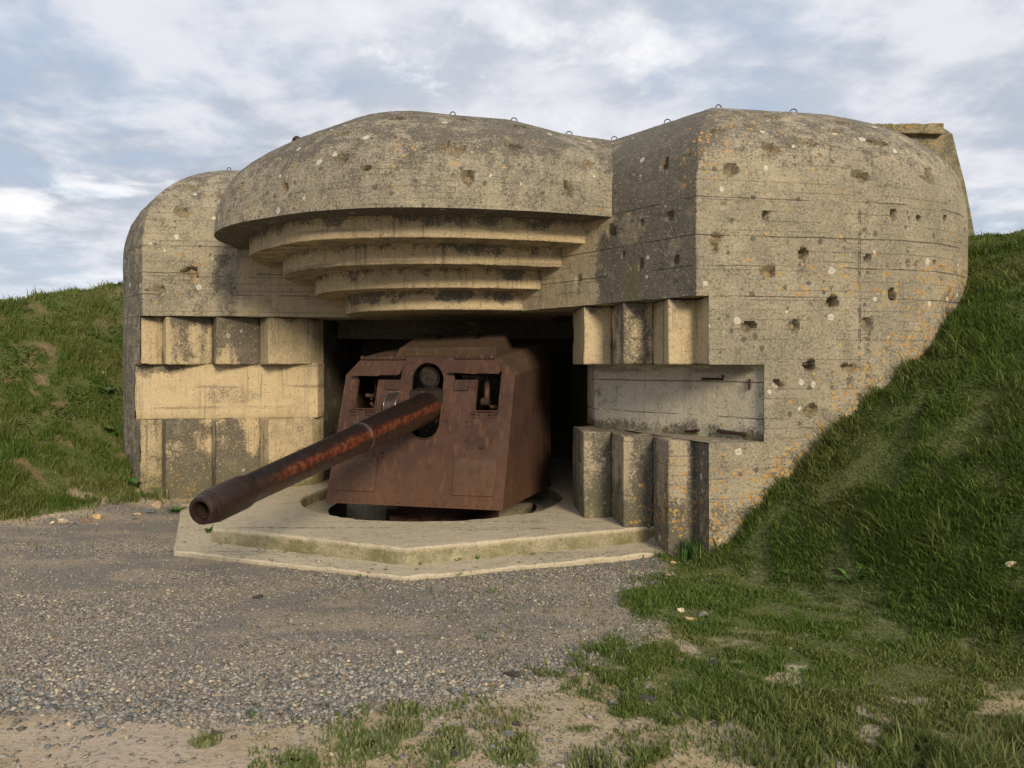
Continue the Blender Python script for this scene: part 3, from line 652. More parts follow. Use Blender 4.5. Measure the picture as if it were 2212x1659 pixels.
# chamber behind the gun
bm = bmesh.new()
prism(bm, [(-3.315, 13.62), (-3.2, 17.3), (-3.8, 17.3), (-3.9, 13.8)], -1.7, 3.12)
prism(bm, [(1.175, 11.95), (1.75, 17.3), (2.6, 17.3), (2.0, 11.9)], -1.7, 3.12)
prism(bm, [(-3.8, 16.6), (.55, 16.6), (.55, 17.1), (-3.8, 17.1)], -1.7, 3.12)
prism(bm, [(1.62, 16.6), (2.6, 16.6), (2.6, 17.1), (1.62, 17.1)], -1.7, 3.12)
prism(bm, [(.55, 16.6), (1.62, 16.6), (1.62, 17.1), (.55, 17.1)], 2.55, 3.12)
prism(bm, [(-3.6, 18.6), (2.6, 18.6), (2.6, 19), (-3.6, 19)], -1.7, 3.12)
prism(bm, [(-3.25, 14.4), (1.6, 14.4), (1.6, 14.8), (-3.25, 14.8)], 2.78, 3.118)
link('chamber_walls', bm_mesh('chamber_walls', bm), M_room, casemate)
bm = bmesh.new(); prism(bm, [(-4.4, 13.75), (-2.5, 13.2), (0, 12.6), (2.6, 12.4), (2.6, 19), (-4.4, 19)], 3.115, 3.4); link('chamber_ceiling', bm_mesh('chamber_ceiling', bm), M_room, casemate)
bm = bmesh.new(); prism(bm, [(-8.3, 19), (9.6, 19), (9.6, 19.4), (-8.3, 19.4)], -1, 5.9); link('rear_wall', bm_mesh('rear_wall', bm), M_wall, casemate)
# raised slab at the back right of the roof
bm = bmesh.new()
a = [(5.6, 4.6), (5.6, 6.60), (7.10, 6.60), (7.76, 6.615), (7.97, 6.47), (8.06, 6.1), (8.2, 5.56), (8.42, 4.4), (8.6, 3.0), (7.5, 3.0)]
f0 = [bm.verts.new((x_, 14.0, z_)) for x_, z_ in a]; f1 = [bm.verts.new((x_ + .6, 16.2, z_)) for x_, z_ in a]
bm.faces.new(f0); bm.faces.new(f1[::-1])
for i in range(len(a)): bm.faces.new((f0[i], f1[i], f1[(i + 1) % len(a)], f0[(i + 1) % len(a)]))
bmesh.ops.triangulate(bm, faces=[f for f in bm.faces if len(f.verts) > 4])
for it in range(4): bmesh.ops.subdivide_edges(bm, edges=[e for e in bm.edges if e.calc_length() > .12], cuts=1, use_grid_fill=True)
me = bm_mesh('rear_parapet', bm, 40); V = np.array([v.co for v in me.vertices]); 
for k, v in {'w_orange': .35 + .5 * sstep(6.3, 6.5, V[:, 2]), 'w_dark': .55 + 0 * V[:, 0], 'w_moss': .35 + 0 * V[:, 0]}.items():
    at = me.attributes.new(k, 'FLOAT', 'POINT'); at.data.foreach_set('value', v.astype(np.float32))
link('rear_parapet', me, M_wall, casemate)
dense_prism('parapet_lip', [(5.7, 13.86), (7.74, 13.86), (7.8, 14.1), (5.7, 14.1)], 6.44, 6.625, M_wall, casemate, rough=.012,
            attrs_fn=lambda V: {'w_orange': .95 + 0 * V[:, 0], 'w_dark': .5 + 0 * V[:, 0], 'w_moss': .3 + 0 * V[:, 0]})
# lifting loops of bent reinforcing bar along the crown of the roof
bm = bmesh.new(); n = 10
pts = [(-.055, 0, -.12), (-.055, 0, .02)] + [(.055 * math.cos(math.pi - math.pi * k / n), 0, .02 + .055 * math.sin(math.pi * k / n)) for k in range(1, n)] + [(.055, 0, .02), (.055, 0, -.12)]
tube(bm, pts, .009, 6); loop_me = bm_mesh('lifting_loop', bm, 60)
WALL_BVH = []
for o in list(casemate.children):
    if o.name.split('.')[0] in ('right_wing_wall', 'left_wing_wall', 'domed_brow', 'rear_parapet'):
        WALL_BVH.append(BVHTree.FromPolygons([v.co.copy() for v in o.data.vertices], [tuple(p.vertices) for p in o.data.polygons]))
def crest(px, py0=150, dy=1.0):
    """topmost point of the casemate seen in this direction"""
    for k in range(500):
        d = ray(px, py0 + k * dy).normalized(); best = None
        for bv in WALL_BVH:
            h = bv.ray_cast(Vector((0, 0, EYE)), d)
            if h[0] is not None and (best is None or h[3] < best[3]): best = h
        if best: return best[0], py0 + k * dy
for px in (493, 977, 1110, 1230, 1328, 1443, 1554, 1716, 1910):
    p, _ = crest(px); o = link('lifting_loop', loop_me, M_iron, casemate, False)
    o.scale = (.8, .8, .8); o.location = p + Vector((0, -13.97, -.005)); o.rotation_euler = (0, R(random.uniform(-8, 8)), R(random.uniform(-30, 30)))
# broken reinforcing bars in the grey recess
def on_band(px, py):
    a = Vector((1.19, 11.2, 0)); d = Vector((1.76, -2.15, 0)).normalized(); nrm = Vector((d.y, -d.x, 0)); r = ray(px, py); t = (a.dot(nrm)) / r.dot(nrm)
    p = Vector((0, 0, EYE)) + r * t; return p + Vector((-.77, -.63, 0)) * .018
for k, seq in enumerate([[zz1(1380, 700, 1045, 682), zz1(1380, 700, 1188, 684), zz1(1380, 700, 1186, 655)], [zz1(1380, 700, 1373, 682), zz1(1380, 700, 1370, 755)],
                         [zz1(1380, 700, 925, 1045), zz1(1380, 700, 1022, 1036)], [zz1(1380, 700, 1150, 1040), zz1(1380, 700, 1350, 1066)]]):
    bm = bmesh.new(); tube(bm, [on_band(*q) for q in seq], (.016, .014, .018, .024)[k], 6)
    link('broken_rebar', bm_mesh('broken_rebar', bm, 60), M_iron, casemate)
# ================================================================== platform
plat = empty('gun_platform', (-1.2, 10, 0), 'pale stepped concrete gun platform with round pit in front of the opening', 'platform')
PC = (-1.23, 12.18)
def plate_with_hole(name, outer, r_hole, z0, z1, mat, seed=0, moss=.3):
    bm = bmesh.new(); seg = 96
    hole = [(PC[0] + r_hole * math.cos(2 * math.pi * k / seg), PC[1] + r_hole * math.sin(2 * math.pi * k / seg)) for k in range(seg)]
    O = []
    for i in range(len(outer)):
        a = np.array(outer[i]); b = np.array(outer[(i + 1) % len(outer)]); n = max(1, int(np.hypot(*(b - a)) / .12))
        for k in range(n): O.append(tuple(a + (b - a) * k / n))
    allp = O + hole
    def topz(p): return z1
    top = [bm.verts.new((*p, z1)) for p in allp]; bot = [bm.verts.new((*p, z0)) for p in allp]
    for t in tessellate_polygon([[Vector((*p, 0)) for p in O], [Vector((*p, 0)) for p in hole]]): bm.faces.new([top[i] for i in t])
    nO = len(O)
    for i in range(nO): bm.faces.new((top[i], top[(i + 1) % nO], bot[(i + 1) % nO], bot[i]))
    for i in range(seg): bm.faces.new((top[nO + i], bot[nO + i], bot[nO + (i + 1) % seg], top[nO + (i + 1) % seg]))
    bmesh.ops.recalc_face_normals(bm, faces=bm.faces)
    ed = [e for e in bm.edges if len(e.link_faces) == 2 and abs(e.verts[0].co.z - z1) < 1e-5 and abs(e.verts[1].co.z - z1) < 1e-5 and any(abs(f.normal.z) < .5 for f in e.link_faces)]
    bmesh.ops.bevel(bm, geom=ed, offset=.014, segments=1, affect='EDGES')
    bmesh.ops.triangulate(bm, faces=[f for f in bm.faces if len(f.verts) > 4])
    for it in range(7):
        L = [e for e in bm.edges if e.calc_length() > .09]
        if not L or len(bm.verts) > 40000: break
        bmesh.ops.subdivide_edges(bm, edges=L, cuts=1, use_grid_fill=True)
    me = bm_mesh(name, bm, 35); V = np.array([v.co for v in me.vertices]); N = np.array([v.normal for v in me.vertices])
    d = (fbm(V, 4, 800 + seed, 4) - .5) * .010 + (fbm(V, 22, 810 + seed, 2) - .5) * .010; edge_ = np.abs(N[:, 2]) ; d = d - .018 * ((edge_ > .15) & (edge_ < .95)) * sstep(.52, .68, fbm(V, 4, 833, 4)); V2 = (V + N * d[:, None]).astype(np.float32)
    me.vertices.foreach_set('co', V2.ravel()); nz = fbm(V, 2, 820 + seed, 4)
    sidew = sstep(z1 - .01, z1 - .04, V[:, 2])
    for k, v in {'w_clean': .7 * (1 - sidew), 'w_dark': sidew * .30 * nz * 1.5 + .12 * sstep(.5, .7, nz), 'w_moss': sidew * moss * (.4 + nz), 'w_orange': sidew * .05}.items():
        at = me.attributes.new(k, 'FLOAT', 'POINT'); at.data.foreach_set('value', np.asarray(v, np.float32))
    me.update(); return link(name, me, mat, plat)
plate_with_hole('upper_slab', [(-3.80, 9.80), (-1.18, 8.67), (1.63, 9.80), (1.82, 9.86), (1.5, 11.3), (1.3, 17.4), (-3.6, 17.4), (-3.6, 13.3), (-4.9, 13.0)], 2.02, -.15, .24, M_slab, 0, .75)
plate_with_hole('lower_slab', [(-4.09, 9.36), (-1.13, 8.20), (1.86, 9.30), (2.0, 10), (1.4, 12.5), (-4.5, 12.9), (-5.34, 12.5)], 2.3, -.3, .045, M_slab, 1, .2)
bm = bmesh.new(); seg = 72
for r0, r1, za, zb in ((2.06, 1.62, .06, .06), (2.06, 2.06, .06, -.1)):
    A = [bm.verts.new((PC[0] + r0 * math.cos(2 * math.pi * k / seg), PC[1] + r0 * math.sin(2 * math.pi * k / seg), za)) for k in range(seg)]
    B = [bm.verts.new((PC[0] + r1 * math.cos(2 * math.pi * k / seg), PC[1] + r1 * math.sin(2 * math.pi * k / seg), zb)) for k in range(seg)]
    for k in range(seg): bm.faces.new((A[k], A[(k + 1) % seg], B[(k + 1) % seg], B[k]))
link('pit_ledge', bm_mesh('pit_ledge', bm, 40, False), M_slab, plat)
bm = bmesh.new()
A = [bm.verts.new((PC[0] + 1.62 * math.cos(2 * math.pi * k / seg), PC[1] + 1.62 * math.sin(2 * math.pi * k / seg), .06)) for k in range(seg)]
B_ = [bm.verts.new((v.co.x, v.co.y, -1.3)) for v in A]
for k in range(seg): bm.faces.new((A[k], A[(k + 1) % seg], B_[(k + 1) % seg], B_[k]))
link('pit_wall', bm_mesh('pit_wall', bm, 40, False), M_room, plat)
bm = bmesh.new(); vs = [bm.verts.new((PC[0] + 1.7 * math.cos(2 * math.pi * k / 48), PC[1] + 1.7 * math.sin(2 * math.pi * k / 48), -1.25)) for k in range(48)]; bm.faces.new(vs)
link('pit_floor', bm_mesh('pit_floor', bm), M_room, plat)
# ================================================================== the gun in its armoured shield
gun = empty('naval_gun', (-1.23, 12.18, .24), 'rusty red brown long barrelled naval gun in an angular armoured shield', 'gun')
O = Vector((-1.415, 10.9, .30)); U = Vector((.970, -.2416, 0)).normalized(); B = Vector((-U.y, U.x, 0)) ; B = Vector((.2416, .970, 0)).normalized()
UP = Vector((0, 0, 1)); VS = (UP + B * .272).normalized(); NF = U.cross(VS).normalized()
if NF.y > 0: NF = -NF
FM = Matrix.Identity(4)
for i, c in enumerate((U, VS, -NF)):      # local x = width, y = up the slope, z = into the shield
    for j in range(3): FM[j][i] = c[j]
for j in range(3): FM[j][3] = O[j]
FMi = FM.inverted()
def on_front(px, py):
    r = ray(px, py); e = Vector((0, 0, EYE)); t = (O - e).dot(NF) / r.dot(NF); return e + r * t
def fl(x, y): q = FMi @ on_front(*z5(x, y)); return (q.x, q.y)      # coordinates on the front plate from the enlarged detail
def flD(px, py): q = FMi @ on_front(px, py); return (q.x, q.y)
outline = [flD(702.7, 1085), flD(1085.5, 1102.8), flD(1112.9, 811.6), flD(1078.7, 770.6), flD(784.7, 770.6), flD(747.8, 808.9)]
winL = [fl(*q) for q in [(378, 395), (340, 688), (347, 694), (480, 694), (489, 688), (521, 476), (530, 470), (700, 470), (712, 395)]]
winR = [fl(*q) for q in [(1120, 395), (1126, 470), (1312, 470), (1290, 700), (1298, 712), (1455, 712), (1467, 702), (1497, 395)]]
slot = [fl(918 + 128 * math.cos(a), 475 - 142 * math.sin(a)) for a in [math.pi * k / 12 for k in range(13)]] + \
       [fl(*q) for q in [(778, 640), (768, 760), (768, 800)]] + [fl(885 + 125 * math.cos(a), 810 - 130 * math.sin(a)) for a in [math.pi + math.pi * k / 12 for k in range(13)]]
def plate(name, outer, holes, d0, d1, mat, parent, M=FM, smooth=None):
    bm = bmesh.new(); loops = [outer] + holes; flat = [p for l in loops for p in l]
    A = [bm.verts.new(M @ Vector((p[0], p[1], d0))) for p in flat]; Bv = [bm.verts.new(M @ Vector((p[0], p[1], d1))) for p in flat]
    for t in tessellate_polygon([[Vector((*p, 0)) for p in l] for l in loops]):
        bm.faces.new([A[i] for i in t]); bm.faces.new([Bv[i] for i in t][::-1])
    k = 0
    for l in loops:
        n = len(l)
        for i in range(n): bm.faces.new((A[k + i], A[k + (i + 1) % n], Bv[k + (i + 1) % n], Bv[k + i]))
        k += n
    return link(name, bm_mesh(name, bm, smooth), mat, parent)
front = plate('front_plate', outline, [winL, winR, slot], 0, .035, M_rust, gun)
W3 = [FM @ Vector((p[0], p[1], .0)) for p in outline]     # FBL FBR FMR FTR FTL FML
def bkpt(u, w, zr): return O + U * u + B * w + UP * zr
BBR, BMR, BTR = bkpt(1.545, 2.3, 0), bkpt(1.55, 2.3, 2.05), bkpt(1.42, 2.3, 2.355)
BBL, BML, BTL = bkpt(-1.545, 2.3, 0), bkpt(-1.55, 2.3, 2.0), bkpt(-1.1, 2.3, 2.30)
def slabq(name, quad, th, mat, parent=gun, inner=None):
    q = [Vector(p) for p in quad]; n = (q[1] - q[0]).cross(q[-1] - q[0]).normalized()
    c = O + B * 1.2 + UP * 1.0
    if n.dot(c - q[0]) < 0: n = -n
    bm = bmesh.new(); a = [bm.verts.new(p) for p in q]; b = [bm.verts.new(p + n * th) for p in q]
    bm.faces.new(a); bm.faces.new(b[::-1])
    for i in range(len(q)): bm.faces.new((a[i], b[i], b[(i + 1) % len(q)], a[(i + 1) % len(q)]))
    return link(name, bm_mesh(name, bm), mat, parent)
e = B * .003
slabq('side_plate', [W3[1] + e, BBR, BMR, W3[2] + e], .03, M_rust)
slabq('side_plate', [W3[0] + e, BBL, BML, W3[5] + e], .03, M_rust)
slabq('shoulder_plate', [W3[2] + e, BMR, BTR, W3[3] + e], .03, M_roofr)
slabq('shoulder_plate', [W3[5] + e, BML, BTL, W3[4] + e], .03, M_roofr)
slabq('roof_plate', [W3[3] + e, BTR, BTL, W3[4] + e], .03, M_roofr)
# hatch housing on the roof
bm = bmesh.new()
def rz(w): return 2.11 + (w - .575) / 1.725 * .22
hp = [[bkpt(u, w, zq) for w, zq in ((.76, rz(.76) - .03), (.74, rz(.74) + .12), (1.80, 2.50), (1.86, rz(1.86) - .03))] for u in (-.57, 1.03)]
hp[0][1] += U * .09; hp[1][1] -= U * .0; hp[0][2] += U * .02; hp[1][2] -= U * .09
va = [[bm.verts.new(p) for p in h] for h in hp]
bm.faces.new(va[0]); bm.faces.new(va[1][::-1])
for i in range(4): bm.faces.new((va[0][i], va[0][(i + 1) % 4], va[1][(i + 1) % 4], va[1][i]))
bmesh.ops.recalc_face_normals(bm, faces=bm.faces); bmesh.ops.bevel(bm, geom=list(bm.edges), offset=.01, segments=1, affect='EDGES')
hatch = link('roof_hatch', bm_mesh('roof_hatch', bm), M_roofr, gun)
M_black = plain('opening_black', (.006, .005, .005), .9)  # flat black painted for the shade inside the slots and the bore
for pxs in ([(968, 154), (1010, 122), (1045, 121), (1003, 153)], [(1272, 148), (1312, 117), (1350, 116), (1312, 147)]):
    # black blocks standing in for the dark of sighting slots in the hatch top
    a, b, c = hp[0][1], hp[1][1], hp[0][2]; n = (b - a).cross(c - a).normalized(); n = -n if n.z < 0 else n
    bm = bmesh.new(); q = []
    for x_, y_ in pxs:
        r = ray(*z5(x_, y_)); e0 = Vector((0, 0, EYE)); q.append(e0 + r * ((a - e0).dot(n) / r.dot(n)))
    A_ = [bm.verts.new(p + n * .004) for p in q]; B_ = [bm.verts.new(p - n * .02) for p in q]; bm.faces.new(A_); bm.faces.new(B_[::-1])
    for i in range(4): bm.faces.new((A_[i], A_[(i + 1) % 4], B_[(i + 1) % 4], B_[i]))
    link('sight_slot', bm_mesh('sight_slot', bm), M_black, hatch)
# top lip, window frames and slot rim
def rim(name, pts, r, parent, mat=M_rust, d=-.004, closed=True, seg=6):
    bm = bmesh.new(); P3 = [FM @ Vector((p[0], p[1], d)) for p in pts]
    if closed: P3 = P3 + [P3[0]]
    tube(bm, P3, r, seg, cap=not closed); return link(name, bm_mesh(name, bm, 60), mat, parent)
rim('slot_rim', slot, .011, gun)
for w_, nm in ((winL, 'window_frame'), (winR, 'window_frame')):
    cx = sum(p[0] for p in w_) / len(w_); cy = sum(p[1] for p in w_) / len(w_)
    idxs = (1, 2, 3, 4, 5) if w_ is winL else (2, 3, 4, 5, 6, 7)
    grown = [(p[0] + (.018 if p[0] > cx else -.018), p[1] - .018) for p in w_]
    seq = [grown[i] for i in ((0, 1, 2, 3, 4, 5, 6) if w_ is winL else (2, 3, 4, 5, 6, 7))]
    fr = rim(nm, seq, .016, gun, closed=False)
    hx = [fl(*q) for q in ([(312, 716), (372, 722), (425, 722), (498, 722)] if w_ is winL else [(1268, 738), (1325, 742), (1400, 745), (1468, 738)])]
    for a, b in ((hx[0], hx[1]), (hx[2], hx[3])):
        bm = bmesh.new(); tube(bm, [FM @ Vector((a[0], a[1], -.02)), FM @ Vector((b[0], b[1], -.02))], .017, 8); 
        box(bm, ((a[0] + b[0]) / 2, (a[1] + b[1]) / 2 - .035, -.006), (abs(b[0] - a[0]) * .9, .05, .014), FM)
        link('window_hinge', bm_mesh('window_hinge', bm, 40), M_rustd, fr)
def flap(quad, top, bot, name='window_flap'):
    pts = [fl(*q) for q in quad]; ys = [p[1] for p in pts]; y0, y1 = min(ys), max(ys)
    bm = bmesh.new(); A_ = []; B_ = []
    for p in pts:
        d = -(bot + (top - bot) * (p[1] - y0) / (y1 - y0)); A_.append(bm.verts.new(FM @ Vector((p[0], p[1], d)))); B_.append(bm.verts.new(FM @ Vector((p[0], p[1] + .005, d + .022))))
    bm.faces.new(A_); bm.faces.new(B_[::-1]); n = len(pts)
    for i in range(n): bm.faces.new((A_[i], A_[(i + 1) % n], B_[(i + 1) % n], B_[i]))
    f = link(name, bm_mesh(name, bm), M_rust, gun)
    h = bmesh.new(); a, b = fl(quad[0][0] + 10, quad[0][1] - 12), fl(quad[1][0] - 5, quad[1][1] - 12)
    tube(h, [FM @ Vector((a[0], a[1], -.022)), FM @ Vector((b[0], b[1], -.022))], .014, 8)
    for k in (.02, .3, .7, .98):
        c = (a[0] + (b[0] - a[0]) * k, a[1] + (b[1] - a[1]) * k); box(h, (c[0], c[1] + .02, -.02), (.06, .05, .04), FM)
    link('flap_hinge', bm_mesh('flap_hinge', h, 40), M_rustd, f)
flap([(390, 322), (738, 322), (742, 335), (708, 440), (690, 447), (560, 446), (540, 455), (338, 452)], .03, .11)
flap([(1138, 315), (1440, 315), (1497, 362), (1500, 415), (1485, 437), (1345, 432), (1300, 438), (1088, 424), (1096, 400)], .03, .10)
for q in ([(588, 476), (686, 476), (682, 552), (580, 548)], [(1133, 476), (1238, 476), (1232, 556), (1128, 556)]):
    pl = plate('cover_plate', [fl(*p) for p in q], [], -.026, -.001, M_rustd, gun)
for q in ([(205, 1078), (520, 1082), (512, 1200), (505, 1290), (496, 1350), (480, 1352), (180, 1340), (176, 1330)], [(1132, 1100), (1465, 1108), (1440, 1380), (1425, 1394), (1108, 1382), (1104, 1370)]):
    if q[0][0] == 205: q = [(196, 1078), (520, 1082), (497, 1348), (485, 1354), (178, 1342)]
    plate('access_panel', [fl(*p) for p in q], [], -.020, -.001, M_panel, gun)
# curved polished deflector to the left of the slot
bm = bmesh.new(); n = 14
a0, a1 = fl(608, 572), fl(585, 790); b0, b1 = fl(702, 570), fl(672, 790); rows = []
for k in range(n + 1):
    t = k / n; dpt = -.015 - .13 * math.sin(math.pi * t)
    rows.append([FM @ Vector((a0[0] + (a1[0] - a0[0]) * t, a0[1] + (a1[1] - a0[1]) * t, dpt)), FM @ Vector((b0[0] + (b1[0] - b0[0]) * t, b0[1] + (b1[1] - b0[1]) * t, dpt))])
vv = [[bm.verts.new(p) for p in r_] for r_ in rows]; v0 = [[bm.verts.new(p - NF * -(-.0) + (-NF) * .012) for p in r_] for r_ in rows]
for k in range(n):
    bm.faces.new((vv[k][0], vv[k][1], vv[k + 1][1], vv[k + 1][0])); bm.faces.new((v0[k][0], v0[k + 1][0], v0[k + 1][1], v0[k][1]))
    bm.faces.new((vv[k][0], vv[k + 1][0], v0[k + 1][0], v0[k][0])); bm.faces.new((vv[k][1], v0[k][1], v0[k + 1][1], vv[k + 1][1]))
dfl = link('curved_guard', bm_mesh('curved_guard', bm, 50), M_fair, gun)
bm = bmesh.new()
for s_ in (0, 1): tube(bm, [r_[s_] + NF * .006 for r_ in rows], .009, 6)
tube(bm, [rows[0][0] + NF * .006, rows[0][1] + NF * .006], .009, 6)
link('guard_edge', bm_mesh('guard_edge', bm, 60), M_worn, dfl)
# bolt heads
bm = bmesh.new()
def bolt(x_, y_, r=.016, h=.012):
    c = fl(x_, y_); A_ = [bm.verts.new(FM @ Vector((c[0] + r * math.cos(k * math.pi / 4), c[1] + r * math.sin(k * math.pi / 4), 0))) for k in range(8)]
    B_ = [bm.verts.new(FM @ Vector((c[0] + .7 * r * math.cos(k * math.pi / 4), c[1] + .7 * r * math.sin(k * math.pi / 4), -h))) for k in range(8)]
    bm.faces.new(B_)
    for k in range(8): bm.faces.new((A_[k], A_[(k + 1) % 8], B_[(k + 1) % 8], B_[k]))
for q in [(225, 1420), (272, 1422), (325, 1424), (375, 1427), (427, 1430), (582, 1436), (680, 1440), (810, 1447), (932, 1452), (980, 1455), (1036, 1459), (1140, 1462), (1215, 1466), (1300, 1470), (1360, 1474), (1415, 1478), (480, 298), (735, 300), (930, 334), (1130, 296), (1190, 292), (1470, 297), (1050, 300),
          (790, 395), (1048, 400), (1060, 550), (745, 552), (540, 523), (1268, 530), (1510, 443), (1508, 535), (1036, 715), (1060, 795), (990, 880), (1222, 802), (1262, 802), (1148, 832), (1232, 842), (1258, 843), (1130, 948), (1217, 950), (1112, 1068), (1206, 1070), (556, 1050),
          (1265, 1115), (1325, 1117), (1385, 1119), (1452, 1122), (1447, 1185), (452, 1088), (512, 1090), (502, 1152), (497, 1212), (495, 1270), (328, 525), (318, 640), (300, 560)]: bolt(*q)
bolt(1338, 1005, .03, .03)
bs = link('bolt_heads', bm_mesh('bolt_heads', bm, 30, False), M_rustd, gun); bs['kind'] = 'stuff'
# side plate bolts and seam strip along the lower edge
# ---------------- barrel, built along its own x axis
Mz = Vector((-2.618, 6.5, 1.068)); Ex = at_y(914, 884, 11.15); ax = (Ex - Mz).normalized()
az = (UP - ax * UP.dot(ax)).normalized(); ay = az.cross(ax)
BM_ = Matrix.Identity(4)
for i, c in enumerate((ax, ay, az)):
    for j in range(3): BM_[j][i] = c[j]
for j in range(3): BM_[j][3] = Mz[j]
prof = [(.03, .077), (.0, .086), (.0, .108), (.008, .120), (.055, .130), (.062, .125), (.068, .125), (.072, .135), (.105, .137), (.110, .131), (.116, .131), (.120, .143), (.175, .153), (.55, .157), (.60, .150), (.66, .138), (.9, .141), (1.6, .152), (2.3, .163), (2.84, .171), (2.88, .171), (2.885, .182), (2.91, .187), (2.935, .185), (2.94, .186), (3.3, .192), (4.0, .207), (4.6, .221), (4.95, .229), (5.1, .231), (5.12, .245), (5.9, .245)]
seg = 64; V = []; F = []
full = []
for (x0, r0), (x1, r1) in zip(prof, prof[1:]):
    n = max(1, int(abs(x1 - x0) / .12)); full += [(x0 + (x1 - x0) * k / n, r0 + (r1 - r0) * k / n) for k in range(n)]
full.append(prof[-1])
V = np.array([(x_, r_ * math.cos(2 * math.pi * k / seg), r_ * math.sin(2 * math.pi * k / seg)) for x_, r_ in full for k in range(seg)])
i_ = np.arange(len(full) - 1)[:, None] * seg; k_ = np.arange(seg)[None]; F = np.stack([i_ + k_, i_ + (k_ + 1) % seg, i_ + seg + (k_ + 1) % seg, i_ + seg + k_], -1).reshape(-1, 4)
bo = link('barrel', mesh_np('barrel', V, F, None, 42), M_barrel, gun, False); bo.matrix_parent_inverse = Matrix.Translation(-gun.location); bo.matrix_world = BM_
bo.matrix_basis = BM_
# rifled bore: 40 grooves with a slow twist
segb = 160; rb = []; 
for j in range(26):
    x_ = .03 + j * .06; tw = x_ * .9
    rb.append([(x_, (.076 if ((k % 4) in (0, 1)) else .070) * math.cos(2 * math.pi * k / segb + tw), (.076 if ((k % 4) in (0, 1)) else .070) * math.sin(2 * math.pi * k / segb + tw)) for k in range(segb)])
V = np.array(rb).reshape(-1, 3); i_ = np.arange(25)[:, None] * segb; k_ = np.arange(segb)[None]
F = np.stack([i_ + k_, i_ + segb + k_, i_ + segb + (k_ + 1) % segb, i_ + (k_ + 1) % segb], -1).reshape(-1, 4)
bore = link('bore', mesh_np('bore', V, F), M_dark, bo, False)
bm = bmesh.new(); vs = [bm.verts.new((1.5, .08 * math.cos(2 * math.pi * k / 24), .08 * math.sin(2 * math.pi * k / 24))) for k in range(24)]; bm.faces.new(vs); link('bore_plug', bm_mesh('bore_plug', bm), M_black, bo, False)
bm = bmesh.new(); ring_p = []
n = 64
for q in range(n):
    a = 2 * math.pi * q / n; ring_p.append([bm.verts.new((x_, r_ * math.cos(a), r_ * math.sin(a))) for x_, r_ in ((2.890, .186), (2.896, .191), (2.912, .192), (2.928, .190), (2.934, .186))])
for q in range(n):
    for w in range(4): bm.faces.new((ring_p[q][w], ring_p[(q + 1) % n][w], ring_p[(q + 1) % n][w + 1], ring_p[q][w + 1]))
link('barrel_ring', bm_mesh('barrel_ring', bm, 60), plain('scuffed_iron', (.12, .09, .075), .45, .6), bo, False)
# recoil cylinder over the barrel, cradle, pedestal and carriage inside the shield
def along(p, d0, d1): return [BM_ @ Vector((d0, p[0], p[1])), BM_ @ Vector((d1, p[0], p[1]))]
cen = at_y(928, 815, 11.55); loc = BM_.inverted() @ cen
bm = bmesh.new(); c_ = (loc.y, loc.z)
tube(bm, along(c_, loc.x, loc.x + 1.3), .165, 32)
rc = link('recoil_cylinder', bm_mesh('recoil_cylinder', bm, 50), M_dark, gun)
bm = bmesh.new(); tube(bm, along(c_, loc.x - .03, loc.x + .001), .125, 32)
for k in range(8): tube(bm, along((c_[0] + .085 * math.cos(k * math.pi / 4 + .3), c_[1] + .085 * math.sin(k * math.pi / 4 + .3)), loc.x - .045, loc.x - .029), .013, 6)
for q in ((0, .02), (-.03, -.01), (.03, -.01)): tube(bm, along((c_[0] + q[0], c_[1] + q[1]), loc.x - .055, loc.x - .029), .014, 6)
link('cylinder_cap', bm_mesh('cylinder_cap', bm, 50), plain('cap_iron', (.045, .034, .030), .6, .3), rc)
bm = bmesh.new(); box(bm, (5.55, 0, .02), (1.1, .50, .46), BM_); box(bm, (loc.x + .75, c_[0], c_[1] * .5 + .02), (1.0, .30, c_[1]), BM_)
link('cradle', bm_mesh('cradle', bm), M_dark, gun)
bm = bmesh.new()
for k, (r_, z0, z1) in enumerate(((.95, -1.25, -.9), (.62, -.9, .15), (.80, .15, .30), (.55, .30, .95))):
    tube(bm, [(-1.1, 12.25, z0), (-1.1, 12.25, z1)], r_, 32)
for k in range(12):
    a = k * math.pi / 6; q = Matrix.Translation((-1.1 + .62 * math.cos(a), 12.25 + .62 * math.sin(a), -.45)) @ Matrix.Rotation(a, 4, 'Z'); box(bm, (.1, 0, 0), (.34, .05, .9), q)
link('pedestal', bm_mesh('pedestal', bm, 40), M_rustd, gun)
bm = bmesh.new()
Lm = Matrix.Identity(4)
for i, c in enumerate((U, B, UP)):
    for j in range(3): Lm[j][i] = c[j]
for j in range(3): Lm[j][3] = O[j]
box(bm, (0, 1.2, .12), (1.9, 1.7, .10), Lm); box(bm, (-.55, 1.1, .8), (.10, 1.0, 1.3), Lm); box(bm, (.62, 1.1, .8), (.10, 1.0, 1.3), Lm)
box(bm, (0, 1.3, .05), (2.9, .14, .10), Lm); box(bm, (0, .5, .04), (2.5, .1, .08), Lm)
link('carriage', bm_mesh('carriage', bm), M_dark, gun)
bm = bmesh.new()
g = [on_front(*z5(*q)) + B * dd for q, dd in (((1345, 440), .25), ((1340, 660), .25))]
tube(bm, g, .045, 10); tube(bm, [on_front(*z5(1310, 650)) + B * .2, on_front(*z5(1370, 652)) + B * .2], .06, 10); tube(bm, [on_front(*z5(1380, 690)) + B * .2, on_front(*z5(1460, 695)) + B * .2], .03, 8)
tube(bm, [on_front(*z5(1170, 445)) + B * .12, on_front(*z5(1320, 452)) + B * .12], .035, 8)
link('sight_bracket', bm_mesh('sight_bracket', bm, 50), M_rustd, gun)
bm = bmesh.new()
